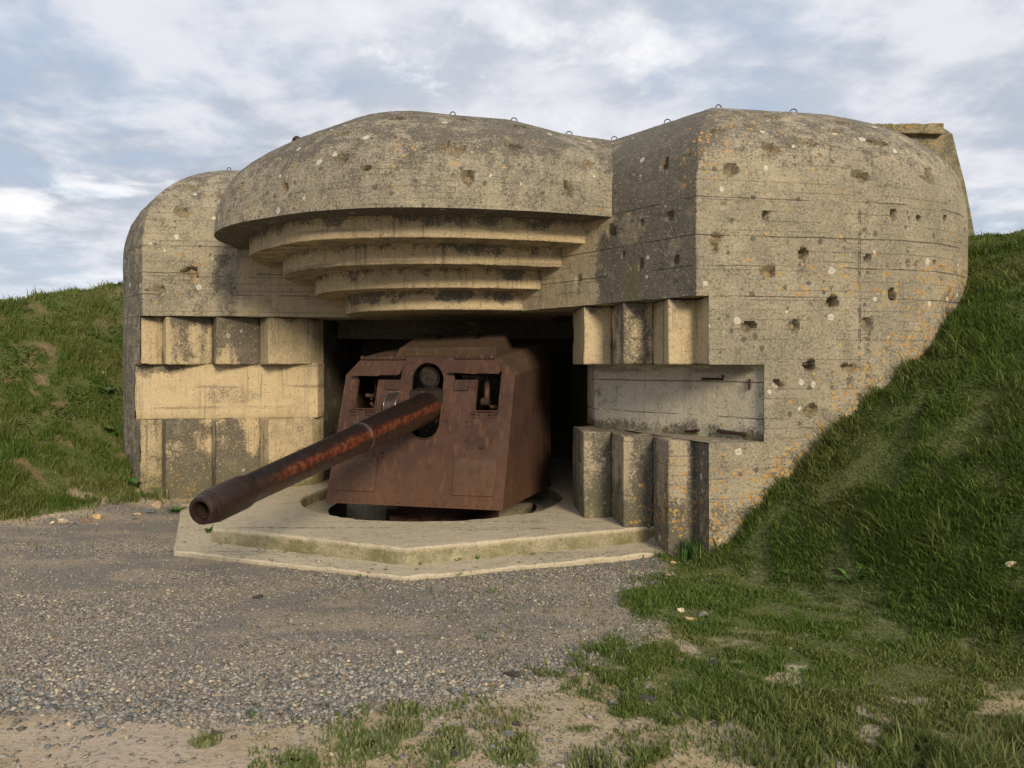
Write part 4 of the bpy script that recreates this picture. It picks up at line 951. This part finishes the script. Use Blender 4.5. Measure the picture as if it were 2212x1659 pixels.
tube(bm, [on_front(*z5(400, 470)) + B * .4, on_front(*z5(430, 560)) + B * .35, on_front(*z5(400, 640)) + B * .3], .02, 8); tube(bm, [on_front(*z5(360, 600)) + B * .3, on_front(*z5(440, 610)) + B * .3], .035, 8)
tube(bm, [on_front(*z5(420, 660)) + B * .2, on_front(*z5(450, 690)) + B * .2], .03, 8)
link('training_gear', bm_mesh('training_gear', bm, 50), M_rustd, gun)
# ================================================================== ground
def grow(a, b, step, lo, hi, f=1.16):
    c = list(np.arange(a, b + 1e-6, step)); s = step
    while c[-1] < hi: s *= f; c.append(c[-1] + s)
    s = step
    while c[0] > lo: s *= f; c.insert(0, c[0] - s)
    return np.array(c)
gx = grow(-12, 10.5, .06, -900, 900); gy = grow(3.9, 15, .06, -900, 1800)
XX, YY = np.meshgrid(gx, gy); xx, yy = XX.ravel(), YY.ravel(); zz_ = terrain(xx, yy)
n, m = len(gx), len(gy); i_ = np.arange(m - 1)[:, None] * n + np.arange(n - 1)[None]
F = np.stack([i_, i_ + 1, i_ + 1 + n, i_ + n], -1).reshape(-1, 4)
gm, gg, hh = ground_masks(xx, yy)
def ground_mat():
    m, t, p = new_mat('ground')
    pos = t.node('ShaderNodeNewGeometry').outputs['Position']
    gr, gs, ho = t.attr('g_gravel'), t.attr('g_grass'), t.attr('g_hill')
    n0 = t.noise(pos, .7, 5, .6); n1 = t.noise(pos, 3.2, 5, .6); n2 = t.noise(pos, 22, 5, .65); n3 = t.noise(pos, 110, 3, .6)
    v = t.voro(pos, 42); v2 = t.voro(pos, 90); vc = t.sep(v['Color']); vc2 = t.sep(v2['Color'])
    dirt = t.mix(t.ramp(n1, .35, .65), (.45, .345, .215), (.35, .27, .17))
    dirt = t.mix(t.ramp(n0, .42, .6), dirt, (.46, .37, .285))
    dirt = t.mix(t.m('MULTIPLY', t.ramp(n2, .5, .68), .5), dirt, (.13, .10, .065))
    hd = t.mix(t.ramp(n1, .38, .62), (.155, .115, .06), (.22, .165, .09)); hd = t.mix(t.m('MULTIPLY', t.ramp(n2, .45, .6), .6), hd, (.07, .065, .03))
    dirt = t.mix(ho, dirt, hd)
    gsoil = t.mix(t.ramp(n2, .4, .6), (.055, .085, .022), (.11, .115, .04))
    col = t.mix(t.m('MULTIPLY', gs, .85), dirt, gsoil)
    st = t.mix(vc[0], (.085, .082, .080), (.21, .195, .175)); st = t.mix(t.m('GREATER_THAN', vc[1], .93), st, (.42, .36, .26))
    st2 = t.mix(vc2[0], (.13, .12, .105), (.29, .26, .22)); base = t.mix(.5, (.235, .210, .178), st2)
    base = t.mix(t.ramp(t.noise(t.scl(pos, (.5, 1.3, 1)), 1.5, 4, .6), .44, .60), base, (.33, .275, .205))
    st = t.mix(t.m('MULTIPLY', t.ramp(v['Distance'], .22, .40, 1, 0), t.ramp(n1, .35, .62)), base, st)
    col = t.mix(t.ramp(t.m('ADD', gr, t.m('MULTIPLY', t.m('SUBTRACT', n2, .5), .7)), .35, .65), col, st)
    t.put(p.inputs['Base Color'], col); p.inputs['Roughness'].default_value = .95
    nb = bump(t, n1, .06, .5); nb = bump(t, t.m('ADD', n2, t.m('MULTIPLY', n3, .3)), .02, .8, nb)
    nb = bump(t, t.m('MULTIPLY', t.m('ADD', t.ramp(v['Distance'], .0, .5, 1, 0), t.m('MULTIPLY', t.ramp(v2['Distance'], 0, .5, 1, 0), .5)), gr), .012, 1, nb)
    t.put(p.inputs['Normal'], nb); return m
M_ground = ground_mat()
me = mesh_np('ground', np.c_[xx, yy, zz_], F, {'g_gravel': gm, 'g_grass': gg, 'g_hill': sstep(.08, .5, hh)}, 180)
go = link('ground', me, M_ground); go['kind'] = 'structure'
FOOT = np.array(R_OUT[1:] + [(9.6, 19.4), (-8.3, 19.4)] + [tuple(p) for p in L_OUT[1:][::-1]] + [(-3.3, 12.9), (-.3, 12.04)])
PLATE = np.array([(-4.09, 9.36), (-1.13, 8.20), (1.86, 9.30), (2.1, 9.0), (2.2, 12), (-4.5, 12.9), (-5.34, 12.5)])
# ---- loose slate chippings: uncountable, one object
def chips(name, N, xr, yr, dens, size, mat, zoff=0.0, flat=.45, seed=0):
    r = np.random.default_rng(seed); K = N * 6
    u = r.random(K); y = yr[0] * (yr[1] / yr[0]) ** u; x = xr[0] + (xr[1] - xr[0]) * r.random(K); x = x * y / yr[1] if True else x
    keep = r.random(K) < dens(x, y); x, y = x[keep][:N], y[keep][:N]; N = len(x)
    s = size(x, y, r); base = np.array([(1, 0, 0), (.3, .9, .1), (-.8, .5, 0), (-.9, -.5, .05), (.2, -.9, 0), (.1, .1, 1), (-.1, 0, -1)], float)
    jit = 1 + (r.random((N, 7, 3)) - .5) * 1.0; v = base[None] * jit; v[:, :, 2] *= flat * (.5 + r.random((N, 1)))
    v[:, :, 0] *= .7 + .9 * r.random((N, 1))
    v *= s[:, None, None] * .5; a = r.random(N) * 6.283; c, sn = np.cos(a)[:, None], np.sin(a)[:, None]
    t1 = (r.random(N) - .5)[:, None] * .7
    X = v[:, :, 0] * c - v[:, :, 1] * sn; Y = v[:, :, 0] * sn + v[:, :, 1] * c; Z = v[:, :, 2] + X * t1
    P = np.stack([X + x[:, None], Y + y[:, None], Z + (terrain(x, y) + zoff + s * flat * .12)[:, None]], -1).reshape(-1, 3)
    f = np.array([(0, 1, 5), (1, 2, 5), (2, 3, 5), (3, 4, 5), (4, 0, 5), (1, 0, 6), (2, 1, 6), (3, 2, 6), (4, 3, 6), (0, 4, 6)])
    F = (np.arange(N)[:, None, None] * 7 + f[None]).reshape(-1, 3)
    return mesh_np(name, P, F, {'rnd': np.repeat(r.random(N), 7), 'rnd2': np.repeat(r.random(N), 7)})
def chip_mat():
    m, t, p = new_mat('slate_chippings'); a, b = t.attr('rnd'), t.attr('rnd2')
    pos = t.node('ShaderNodeNewGeometry').outputs['Position']
    c = t.mix(a, (.075, .073, .070), (.38, .35, .30)); c = t.mix(t.m('GREATER_THAN', b, .82), c, (.24, .19, .135)); c = t.mix(t.m('GREATER_THAN', b, .965), c, (.50, .42, .29))
    c = t.mix(t.m('LESS_THAN', b, .08), c, (.14, .165, .17)); c = t.mix(t.m('MULTIPLY', t.ramp(t.noise(pos, 60, 3), .5, .7), .4), c, (.10, .085, .07))
    c = t.mix(t.ramp(t.noise(pos, .8, 4), .45, .65, 0, .35), c, (.24, .205, .16))
    t.put(p.inputs['Base Color'], c); p.inputs['Roughness'].default_value = .85; return m
M_chip = chip_mat()
def d_gravel(x, y):
    P = np.c_[x, y]; sd = poly_sd(P, GRAVEL) + (fbm(P, 1.6, 31, 4) - .5) * .7
    band = .14 + .8 * sstep(.42, .60, fbm(P * [[.5, 1.2]], 1.1, 61, 4)) + .7 * sstep(6.8, 5.4, y)
    outer = .03 * sstep(-2.2, 0, sd) + .5 * sstep(-.32, 0, sd) ** 2 * (hills(x, y) < .1)
    return np.where(sd > 0, np.clip(band, 0, 1), outer) * (poly_sd(P, PLATE) < -.0) * (poly_sd(P, FOOT) < 0)
go = link('gravel', chips('gravel', 95000, (-12.0, 9.0), (4.2, 13.0), d_gravel, lambda x, y, r: .008 + .034 * r.random(len(x)) ** 2.6 * (1 + .45 * sstep(6.3, 5.2, y)), M_chip, seed=5), M_chip); tag(go, 'grey slate gravel and chippings spread before the platform', 'gravel', kind='stuff')
# grit lying on the pale slabs
def d_slab(x, y):
    P = np.c_[x, y]; low = sstep(-.02, .0, poly_sd(P, PLATE)); up = poly_sd(P, np.array([(-3.80, 9.80), (-1.18, 8.67), (1.63, 9.80), (1.5, 11.3), (-3.6, 13.3), (-4.9, 13.0)])) > -.03
    return low * (~up) * (.35 + .5 * sstep(.5, .65, fbm(P, 2.5, 3, 3)))
ch = chips('grit', 900, (-9.0, 5.0), (8.0, 12.4), d_slab, lambda x, y, r: .006 + .05 * r.random(len(x)) ** 5, M_chip, seed=9)
co = np.empty(len(ch.vertices) * 3, np.float32); ch.vertices.foreach_get('co', co); co = co.reshape(-1, 7, 3)
co[:, :, 2] += (.048 - terrain(co[:, 6, 0].astype(float), co[:, 6, 1].astype(float)))[:, None]; ch.vertices.foreach_set('co', co.ravel())
gr = link('grit', ch, M_chip); tag(gr, 'scattered stone grit lying on the pale lower slab', 'grit', kind='stuff')
# ---- grass blades: uncountable, one object per tract
def blades(name, N, sampler, dens, hgt, seed, mat, lean=.5):
    r = np.random.default_rng(seed); x, y = sampler(r, N * 4); P = np.c_[x, y]
    keep = (r.random(len(x)) < dens(x, y)) & (poly_sd(P, FOOT) < -.01) & (poly_sd(P, PLATE) < -.01)
    x, y = x[keep][:N], y[keep][:N]; N = len(x); P = np.c_[x, y]
    tuft = fbm(P, 4.0, seed + 5, 3); big = fbm(P, 1.3, seed + 6, 2); h = hgt(x, y, r) * (.35 + 1.2 * sstep(.35, .7, tuft) + .9 * sstep(.55, .8, big)) * (.5 + .8 * r.random(N) + 1.1 * (r.random(N) > .97))
    w = (.0035 + .0035 * r.random(N)) * (1 + .06 * np.maximum(y - 5, 0)); a = r.random(N) * 6.283; wx, wy = np.cos(a) * w, np.sin(a) * w
    la = r.random(N) * 6.283; ll = lean * h * (.3 + r.random(N)); dx, dy = np.cos(la) * ll, np.sin(la) * ll
    e = .1; sx = (hills(x + e, y) - hills(x - e, y)) / (2 * e); sy = (hills(x, y + e) - hills(x, y - e)) / (2 * e)
    dx -= sx * h * .45; dy -= sy * h * .45
    z = terrain(x, y) - .004
    v = np.empty((N, 5, 3)); v[:, 0] = np.c_[x - wx, y - wy, z]; v[:, 1] = np.c_[x + wx, y + wy, z]
    v[:, 2] = np.c_[x - wx * .8 + dx * .35, y - wy * .8 + dy * .35, z + h * .55]; v[:, 3] = np.c_[x + wx * .8 + dx * .35, y + wy * .8 + dy * .35, z + h * .55]
    v[:, 4] = np.c_[x + dx, y + dy, z + h * (.95 - .3 * r.random(N))]
    f = np.array([(0, 1, 3), (0, 3, 2), (2, 3, 4)]); F = (np.arange(N)[:, None, None] * 5 + f[None]).reshape(-1, 3)
    dry = sstep(.42, .66, fbm(P, 1.4, seed + 9, 4) + .25 * (r.random(N) - .5)) 
    return mesh_np(name, v.reshape(-1, 3), F, {'rnd': np.repeat(r.random(N), 5), 'dry': np.repeat(dry, 5), 'tip': np.tile([0, 0, .6, .6, 1], N), 'near': np.repeat(sstep(6.2, 4.6, y) * sstep(-.5, 1, x), 5)})
def grass_mat():
    m, t, p = new_mat('grass'); a, d, tip, nr = t.attr('rnd'), t.attr('dry'), t.attr('tip'), t.attr('near')
    pos = t.node('ShaderNodeNewGeometry').outputs['Position']; n = t.noise(pos, 1.4, 4, .6)
    c = t.mix(a, (.048, .112, .015), (.155, .225, .042)); c = t.mix(t.ramp(n, .38, .62, 0, .6), c, (.105, .150, .030))
    c = t.mix(t.m('MULTIPLY', d, t.ramp(a, .35, .9, .05, .75)), c, (.30, .250, .105)); c = t.mix(t.m('MULTIPLY', nr, t.ramp(a, .3, .8, .1, .75)), c, (.24, .235, .095))
    c = t.mix(t.m('MULTIPLY', tip, .3), c, (.16, .185, .055)); t.put(p.inputs['Base Color'], c); p.inputs['Roughness'].default_value = .6
    tr = t.node('ShaderNodeBsdfTranslucent'); t.put(tr.inputs[0], c); mx = t.node('ShaderNodeMixShader'); mx.inputs[0].default_value = .38
    t.l.new(p.outputs[0], mx.inputs[1]); t.l.new(tr.outputs[0], mx.inputs[2]); out = [q for q in t.n if q.type == 'OUTPUT_MATERIAL'][0]; t.l.new(mx.outputs[0], out.inputs[0])
    return m
M_grass = grass_mat()
def s_right(r, K): y = 4.0 * (15.0 / 4.0) ** r.random(K); x = (-.34 + 1.18 * r.random(K)) * y; return x, y
def s_left(r, K): y = 9.2 * (26.0 / 9.2) ** r.random(K); x = -(.42 + .36 * r.random(K)) * y; return x, y
def d_grass(x, y): g, gr_, h = ground_masks(x, y); return gr_ * np.where(h > .1, 1, .85)
o = link('grass', blades('grass', 260000, s_right, d_grass, lambda x, y, r: np.where(hills(x, y) > .1, .058, .036) + .07 * sstep(.30, .02, -poly_sd(np.c_[x, y], FOOT)) + .05 * sstep(5.0, 4.2, y) * sstep(.5, 2, x), 3, M_grass), M_grass); tag(o, 'rough green grass over the right hand bank and foreground', 'grass', kind='stuff')
o = link('grass', blades('grass', 120000, s_left, d_grass, lambda x, y, r: .068 + .03 * r.random(len(x)) + .07 * sstep(.30, .02, -poly_sd(np.c_[x, y], FOOT)), 4, M_grass), M_grass); tag(o, 'rough green grass over the left hand bank', 'grass', kind='stuff')
# ================================================================== single stones
def ground_at(px, py):
    """first point of the ground seen in that direction (ray march on the terrain)"""
    r = ray(px, py); Ys = np.arange(3.5, 30, .01); x = r.x * Ys; z = EYE + r.z * Ys; t = terrain(x, Ys, False)
    k = int(np.argmax(z < t)); return Vector((x[k], Ys[k], t[k]))
def stone_mat(name, c): return plain(name, c, .9, 0, .35, 30)
SM = {k: stone_mat('stone_' + k, c) for k, c in dict(cream=(.50, .42, .29), white=(.62, .57, .46), yellow=(.48, .35, .17), tan=(.36, .27, .18), grey=(.19, .18, .17), dark=(.055, .05, .046), brown=(.20, .13, .085), slate=(.12, .135, .14)).items()}
def rock(px, py, w, col, flat, label):
    p = ground_at(px, py); R_ = w / 1672 * p.y * .5; r = np.random.default_rng(int(px * 7 + py))
    bm = bmesh.new(); bmesh.ops.create_icosphere(bm, subdivisions=2, radius=1)
    V = np.array([v.co for v in bm.verts]); d = 1 + (fbm(V + px, 1.1, 3, 3) - .5) * 1.1
    for k in range(7):      # knock flats off
        n = r.normal(size=3); n /= np.linalg.norm(n); t = .45 + .4 * r.random(); q = (V * d[:, None]) @ n; over = np.maximum(q - t, 0); V2 = V * d[:, None] - n * over[:, None]; d = np.linalg.norm(V2, axis=1); V = V2 / d[:, None]
    for v, co in zip(bm.verts, V * d[:, None]): v.co = (co[0] * R_, co[1] * R_ * .75, co[2] * R_ * flat)
    o = link('stone', bm_mesh('stone', bm, 28), SM[col]); o.location = p + Vector((0, 0, R_ * flat * .35)); o.rotation_euler = (r.uniform(-.15, .15), r.uniform(-.15, .15), r.uniform(-.5, .5))
    tag(o, label, 'stone', 'larger loose stones lying about the gravel and grass')
for a in [
    (132, 1128, 30, 'cream', .5, 'large flat cream stone at the foot of the left bank'), (112, 1131, 13, 'cream', .6, 'small cream stone touching the left end of the large flat cream stone'),
    (213, 1119, 23, 'yellow', .75, 'upright yellowish stone at the foot of the left bank'), (187, 1126, 26, 'brown', .5, 'reddish brown stone left of the upright yellowish one below the left bank'),
    (154, 1130, 20, 'grey', .35, 'flat grey stone between the large cream stone and the reddish one'), (294, 1112, 22, 'cream', .35, 'pale flat slab of stone below the left bank near the casemate'),
    (278, 1122, 32, 'grey', .25, 'wide flat grey stone in front of the left bank'), (325, 1107, 30, 'slate', .35, 'blue grey stone at the foot of the outermost left pier'),
    (340, 1095, 34, 'tan', .6, 'tan boulder wedged against the base of the left casemate wall'), (225, 806, 13, 'cream', .8, 'cream stone half way up the left bank beside the wall'),
    (1471, 1321, 20, 'cream', .7, 'cream stone in the grass right of the platform'), (1493, 1340, 29, 'yellow', .45, 'broken yellow flat stone in the grass below the cream one'),
    (1519, 1331, 24, 'grey', .8, 'grey stone in the grass right of the yellow broken one'), (1454, 1217, 18, 'yellow', .4, 'small yellow flat stone at the foot of the right pier'),
    (1441, 1244, 17, 'tan', .45, 'small tan stone at the grass edge below the right pier'), (1416, 1271, 20, 'tan', .7, 'rounded tan stone on the gravel edge below the right pier'),
    (1469, 1431, 30, 'brown', .55, 'brown grey stone in the short grass on the right'), (1544, 1437, 22, 'dark', .7, 'dark round stone in the short grass right of the brown grey one'),
    (1398, 1511, 46, 'dark', .35, 'long dark stone lying in the worn grass'), (1452, 1412, 19, 'yellow', .4, 'yellow chip of stone above the brown grey stone in the grass'),
    (2183, 1222, 26, 'cream', .5, 'pale stone half buried in the right hand bank near the picture edge'), (1110, 1461, 44, 'dark', .45, 'largest dark clod standing on the gravel near its lower edge'),
    (862, 1412, 17, 'white', .7, 'bright white stone on the gravel below the platform point'), (1083, 1375, 13, 'cream', .8, 'small cream stone on the gravel right of the white one'),
    (948, 1452, 14, 'yellow', .6, 'small yellowish stone on the gravel between the white stone and the dark clod'), (754, 1430, 14, 'cream', .5, 'small cream stone on the gravel left of the bright white one'),
    (1096, 1588, 24, 'slate', .6, 'dark slate lump in the bare earth below the clod'), (1071, 1565, 22, 'grey', .6, 'grey lump of slate at the grass edge, left one of a close pair'),
    (1118, 1566, 25, 'dark', .45, 'dark flat slate at the grass edge, right one of a close pair'), (980, 1631, 24, 'dark', .6, 'dark stone lying in the bare earth at the bottom of the picture'),
    (473, 1505, 20, 'tan', .7, 'tan blocky stone near the lower edge of the gravel'), (109, 1540, 28, 'grey', .4, 'grey slab of stone at the lower left edge of the gravel'),
    (83, 1532, 13, 'cream', .8, 'small cream stone beside the grey slab at the lower left'), (545, 1527, 20, 'dark', .5, 'dark stone where gravel and pale earth meet'),
    (465, 1585, 20, 'dark', .6, 'dark stone beside the small grass tuft in the bare earth'), (234, 1589, 16, 'slate', .6, 'blue slate stone alone in the pale earth at the lower left'),
    (559, 1290, 38, 'dark', .25, 'wide flat dark stone on the gravel below the muzzle side of the platform'), (281, 1545, 26, 'slate', .4, 'bluish slate stone on the lower edge of the gravel'),
    (660, 1461, 17, 'tan', .5, 'tan stone among coarse gravel near the middle')]: rock(*a)
# ================================================================== weeds and tufts
def leaf_mat(name, c):
    m = plain(name, c, .55, 0, .3, 25); return m
ML = leaf_mat('broad_leaf', (.085, .17, .03)); MD = leaf_mat('dark_leaf', (.045, .10, .022))
def plant(name, p, w, h, n, label, kind='leafy', mat=None, cat='weed', group='small weeds growing around the platform and walls', seed=0):
    r = np.random.default_rng(seed + int(abs(p[0]) * 1000)); bm = bmesh.new()
    for k in range(n):
        a = r.random() * 6.283; rad = w * .5 * (math.sqrt(r.random()) if kind == 'leafy' else r.random()); bx, by = rad * math.cos(a) * (.5 if kind == 'leafy' else 1), rad * math.sin(a) * (.5 if kind == 'leafy' else 1)
        L = h * (.6 + .6 * r.random()); out = w * .5 * (.3 + .7 * r.random()) if kind == 'leafy' else L * .5 * r.random(); ww = (L * .16 if kind == 'leafy' else .004 + .003 * r.random())
        a = a if kind == 'leafy' else r.random() * 6.283; tx, ty = math.cos(a), math.sin(a); sx, sy = -ty * ww, tx * ww
        bzs = float(terrain(np.array([p[0] + bx]), np.array([p[1] + by]), False)[0]) - p[2] if kind != 'leafy' or w > .12 else 0
        prev = None
        for j, (t, f) in enumerate(((0, .3), (.35, 1), (.7, .85), (1, .02))):
            c = (bx + tx * out * t ** 1.3, by + ty * out * t ** 1.3, bzs + L * (t - .38 * t * t * (1.4 if kind == 'leafy' else .6)))
            cur = (bm.verts.new((c[0] - sx * f, c[1] - sy * f, c[2])), bm.verts.new((c[0] + sx * f, c[1] + sy * f, c[2])))
            if prev: bm.faces.new((prev[0], prev[1], cur[1], cur[0]))
            prev = cur
    if kind != 'leafy':     # the matted crown the blades grow from
        g = [[bm.verts.new((w * .5 * q / 4 * math.cos(k * math.pi / 8), w * .5 * q / 4 * math.sin(k * math.pi / 8),
              float(terrain(np.array([p[0] + w * .5 * q / 4 * math.cos(k * math.pi / 8)]), np.array([p[1] + w * .5 * q / 4 * math.sin(k * math.pi / 8)]), False)[0]) - p[2] + .010 * (1 - (q / 4) ** 2) - .003)) for k in range(16)] for q in range(1, 5)]
        bm.faces.new(g[0])
        for q in range(3):
            for k in range(16): bm.faces.new((g[q][k], g[q][(k + 1) % 16], g[q + 1][(k + 1) % 16], g[q + 1][k]))
    o = link(name, bm_mesh(name, bm, 180, False), mat or ML); o.location = p; tag(o, label, cat, group); return o
def on_slab(px, py, z=.05): return at_z(px, py, z)
for px, py, w, h, n, lab in [(988, 1211, .12, .06, 14, 'low weed at the foot of the upper slab just right of its point'), (1032, 1207, .07, .08, 12, 'upright small weed on the slab joint, second right of the point'),
        (1099, 1204, .14, .05, 14, 'flat spreading weed on the slab joint right of the upright one'), (1150, 1198, .10, .05, 12, 'small weed on the right slab joint nearest the piers'),
        (909, 1219, .05, .05, 9, 'tiny weed beside the point of the upper slab'), (712, 1200, .28, .05, 26, 'long low line of weed on the left slab joint'),
        (774, 1247, .09, .05, 12, 'weed at the outer edge of the lower slab left of its point'), (992, 1242, .12, .04, 12, 'weed at the outer edge of the lower slab right of its point'),
        (450, 1150, .12, .12, 18, 'dark weed growing in the slab corner under the muzzle')]:
    plant('weed', on_slab(px, py), w, h, n, lab, mat=MD if 'dark' in lab else ML)
for px, py, w, h, n, lab, kd, mt in [(1492, 1208, .34, .26, 150, 'tall dark grass tuft at the foot of the right hand pier', 'grass', MD), (1792, 958, .36, .14, 60, 'bright green leafy clump against the right wing wall', 'leafy', ML),
        (1844, 1255, .34, .16, 14, 'broad leaved plantain in the middle of the right bank', 'leafy', ML), (1705, 1248, .30, .10, 16, 'loose leafy weed on the right bank left of the plantain', 'leafy', ML),
        (2027, 1176, .24, .09, 16, 'small leafy weed on the upper right bank', 'leafy', ML), (1720, 1452, .16, .05, 10, 'pale round leaved weed in the short grass at the lower right', 'leafy', ML),
        (227, 850, .40, .22, 30, 'dark leafy plant against the left wall below the cream stone', 'leafy', MD), (383, 1106, .30, .12, 40, 'dark green clump beside the left corner of the platform', 'leafy', MD),
        (250, 940, .40, .25, 28, 'tall leafy plant on the left bank beside the wall', 'leafy', MD), (290, 1050, .35, .18, 30, 'leafy plant low on the left bank touching the wall', 'leafy', MD),
        (1935, 800, .35, .2, 80, 'coarse grass clump against the curve of the right wing', 'grass', ML)]:
    plant('weed' if kd == 'leafy' else 'grass_tuft', ground_at(px, py), w, h, n, lab, kd, mt, 'weed' if kd == 'leafy' else 'grass tuft')
M_tuft = leaf_mat('tuft_blade', (.145, .160, .065))
for px, py, w, h, n, lab in [(446, 1602, .22, .05, 120, 'small grass tuft alone in the pale earth at the lower left'), (869, 1536, .28, .06, 170, 'upper of two joined grass tufts on the gravel edge'), (866, 1575, .34, .055, 210, 'lower and wider of the two joined grass tufts by the gravel edge'),
        (975, 1582, .22, .04, 110, 'round grass tuft left of the pair of slate lumps'), (968, 1616, .36, .05, 220, 'grass tuft just above the dark stone at the bottom'), (1106, 1630, .38, .045, 220, 'wide low grass tuft right of the dark bottom stone'),
        (790, 1610, .45, .05, 240, 'loose yellowish tuft below the two joined tufts'), (640, 1640, .30, .05, 120, 'thin grass tuft at the bottom edge left of the middle'), (1283, 1655, .35, .09, 200, 'tall pale grass tuft at the bottom edge right of the middle')]:
    plant('grass_tuft', ground_at(px, py), w, h, n, lab, 'grass', M_tuft, 'grass tuft', 'grass tufts standing in the bare earth')
# daisies and small broad leaves: uncountable
def sprinkle(name, N, sampler, seed, size, lift, mat, label, kind):
    r = np.random.default_rng(seed); x, y = sampler(r, N * 8); P = np.c_[x, y]
    k = (hills(x, y) > .15) & (poly_sd(P, FOOT) < -.03) & (r.random(len(x)) < sstep(.50, .62, fbm(P, 1.3, seed, 3))); x, y = x[k][:N], y[k][:N]; N = len(x)
    z = terrain(x, y) + lift * (.5 + r.random(N)); s = size * (.6 + .8 * r.random(N)); a0 = r.random(N) * 6.283; sides = 6
    v = np.empty((N, sides + 1, 3)); v[:, 0] = np.c_[x, y, z + s * .25]
    for q in range(sides):
        a = a0 + q * 6.283 / sides; v[:, q + 1] = np.c_[x + np.cos(a) * s, y + np.sin(a) * s * (.7 if kind == 'leaf' else 1), z + (np.sin(a) * s * -.45)]
    f = np.array([(0, q + 1, (q + 1) % sides + 1) for q in range(sides)]); F = (np.arange(N)[:, None, None] * (sides + 1) + f[None]).reshape(-1, 3)
    o = link(name, mesh_np(name, v.reshape(-1, 3), F), mat); tag(o, label, name.replace('_', ' '), kind='stuff')
M_daisy = plain('daisy_petals', (.75, .74, .68), .7, 0, .1)
sprinkle('daisies', 170, s_right, 41, .011, .07, M_daisy, 'tiny white daisies scattered over the right hand bank', 'f')
sprinkle('daisies', 120, s_left, 42, .014, .08, M_daisy, 'tiny white daisies scattered over the left hand bank', 'f')
sprinkle('clover_leaves', 9000, s_right, 43, .016, .03, ML, 'small clover leaves among the grass of the right bank', 'leaf')
sprinkle('clover_leaves', 6000, s_left, 44, .02, .03, MD, 'small clover leaves among the grass of the left bank', 'leaf')
# ================================================================== visitor sitting on the roof behind the brow, only the hair shows
pp, cpy = crest(640); base = Vector((at_y(641, 290, 14.6).x, 14.6, 0)); headz = at_y(641, cpy - 7.0, 14.6).z
person = empty('person', (base.x, base.y, headz - .86), 'person with short brown hair sitting on the roof behind the brow, only the head showing', 'person')
def skin(name, pts, edges, rad, mat, levels=2):
    me = bpy.data.meshes.new(name); me.from_pydata([Vector(p) for p in pts], edges, []); me.update()
    o = bpy.data.objects.new(name, me); COL.objects.link(o); sm = o.modifiers.new('Skin', 'SKIN'); 
    for i, r_ in enumerate(rad): me.skin_vertices[0].data[i].radius = (r_, r_) if not isinstance(r_, tuple) else r_
    me.skin_vertices[0].data[0].use_root = True; ss = o.modifiers.new('Sub', 'SUBSURF'); ss.levels = levels; ss.render_levels = levels
    me.materials.append(mat); o.parent = person; return o
for me_make in (0,):
    pts = [(0, 0, .10), (0, .02, .35), (0, .03, .52), (0, .02, .60), (0, -.01, .68), (0, -.02, .78), (.10, -.05, .09), (.16, -.45, .12), (.15, -.85, .06), (.15, -.98, .06), (-.10, -.05, .09), (-.16, -.45, .12), (-.15, -.85, .06), (-.15, -.98, .06),
           (.19, .02, .52), (.24, .05, .28), (.22, -.10, .08), (.22, -.16, .04), (-.19, .02, .52), (-.24, .05, .28), (-.22, -.10, .08), (-.22, -.16, .04)]
    eds = [(0, 1), (1, 2), (2, 3), (3, 4), (4, 5), (0, 6), (6, 7), (7, 8), (8, 9), (0, 10), (10, 11), (11, 12), (12, 13), (2, 14), (14, 15), (15, 16), (16, 17), (2, 18), (18, 19), (19, 20), (20, 21)]
    rad = [.14, .13, .12, .055, .085, .07, .09, .065, .05, .04, .09, .065, .05, .04, .055, .042, .032, .028, .055, .042, .032, .028]
    me = bpy.data.meshes.new('body'); o = bpy.data.objects.new('body', me); me.from_pydata(pts, eds, []); COL.objects.link(o)
    o.modifiers.new('Skin', 'SKIN'); sk = me.skin_vertices[0].data if me.skin_vertices else None
    if sk is None: bpy.context.view_layer.update(); sk = me.skin_vertices[0].data
    for i, r_ in enumerate(rad): sk[i].radius = (r_, r_)
    sk[0].use_root = True; q = o.modifiers.new('Sub', 'SUBSURF'); q.levels = q.render_levels = 2
    me.materials.append(plain('skin', (.50, .27, .20), .6, 0, .08)); o.parent = person
def shell(name, c, s, mat, zmin=None):
    bm = bmesh.new(); bmesh.ops.create_icosphere(bm, subdivisions=4, radius=1)
    for v in bm.verts:
        k = 1 + .10 * (fbm(np.array([v.co]) + 3, 9, 2, 2)[0] - .5) * 2; v.co = (c[0] + v.co.x * s[0] * k, c[1] + v.co.y * s[1] * k, c[2] + v.co.z * s[2] * k)
    if zmin is not None: bmesh.ops.delete(bm, geom=[v for v in bm.verts if v.co.z < zmin + (v.co.y - c[1]) * -.9], context='VERTS')
    return link(name, bm_mesh(name, bm, 180), mat, person, False)
shell('hair', (0, .012, .765), (.088, .104, .105), plain('brown_hair', (.045, .026, .018), .6, 0, .4, 60), .70)
shell('shirt', (0, .02, .36), (.20, .15, .26), plain('dark_shirt', (.03, .04, .07), .8))
shell('trousers', (0, -.10, .10), (.21, .22, .12), plain('dark_trousers', (.03, .03, .04), .8))
for s_ in (-1, 1):
    bm = bmesh.new(); tube(bm, [(s_ * .085, -.005, .735), (s_ * .098, .008, .755), (s_ * .092, .012, .78)], [.012, .016, .010], 8); link('ear', bm_mesh('ear', bm, 60), bpy.data.materials['skin'], person, False)
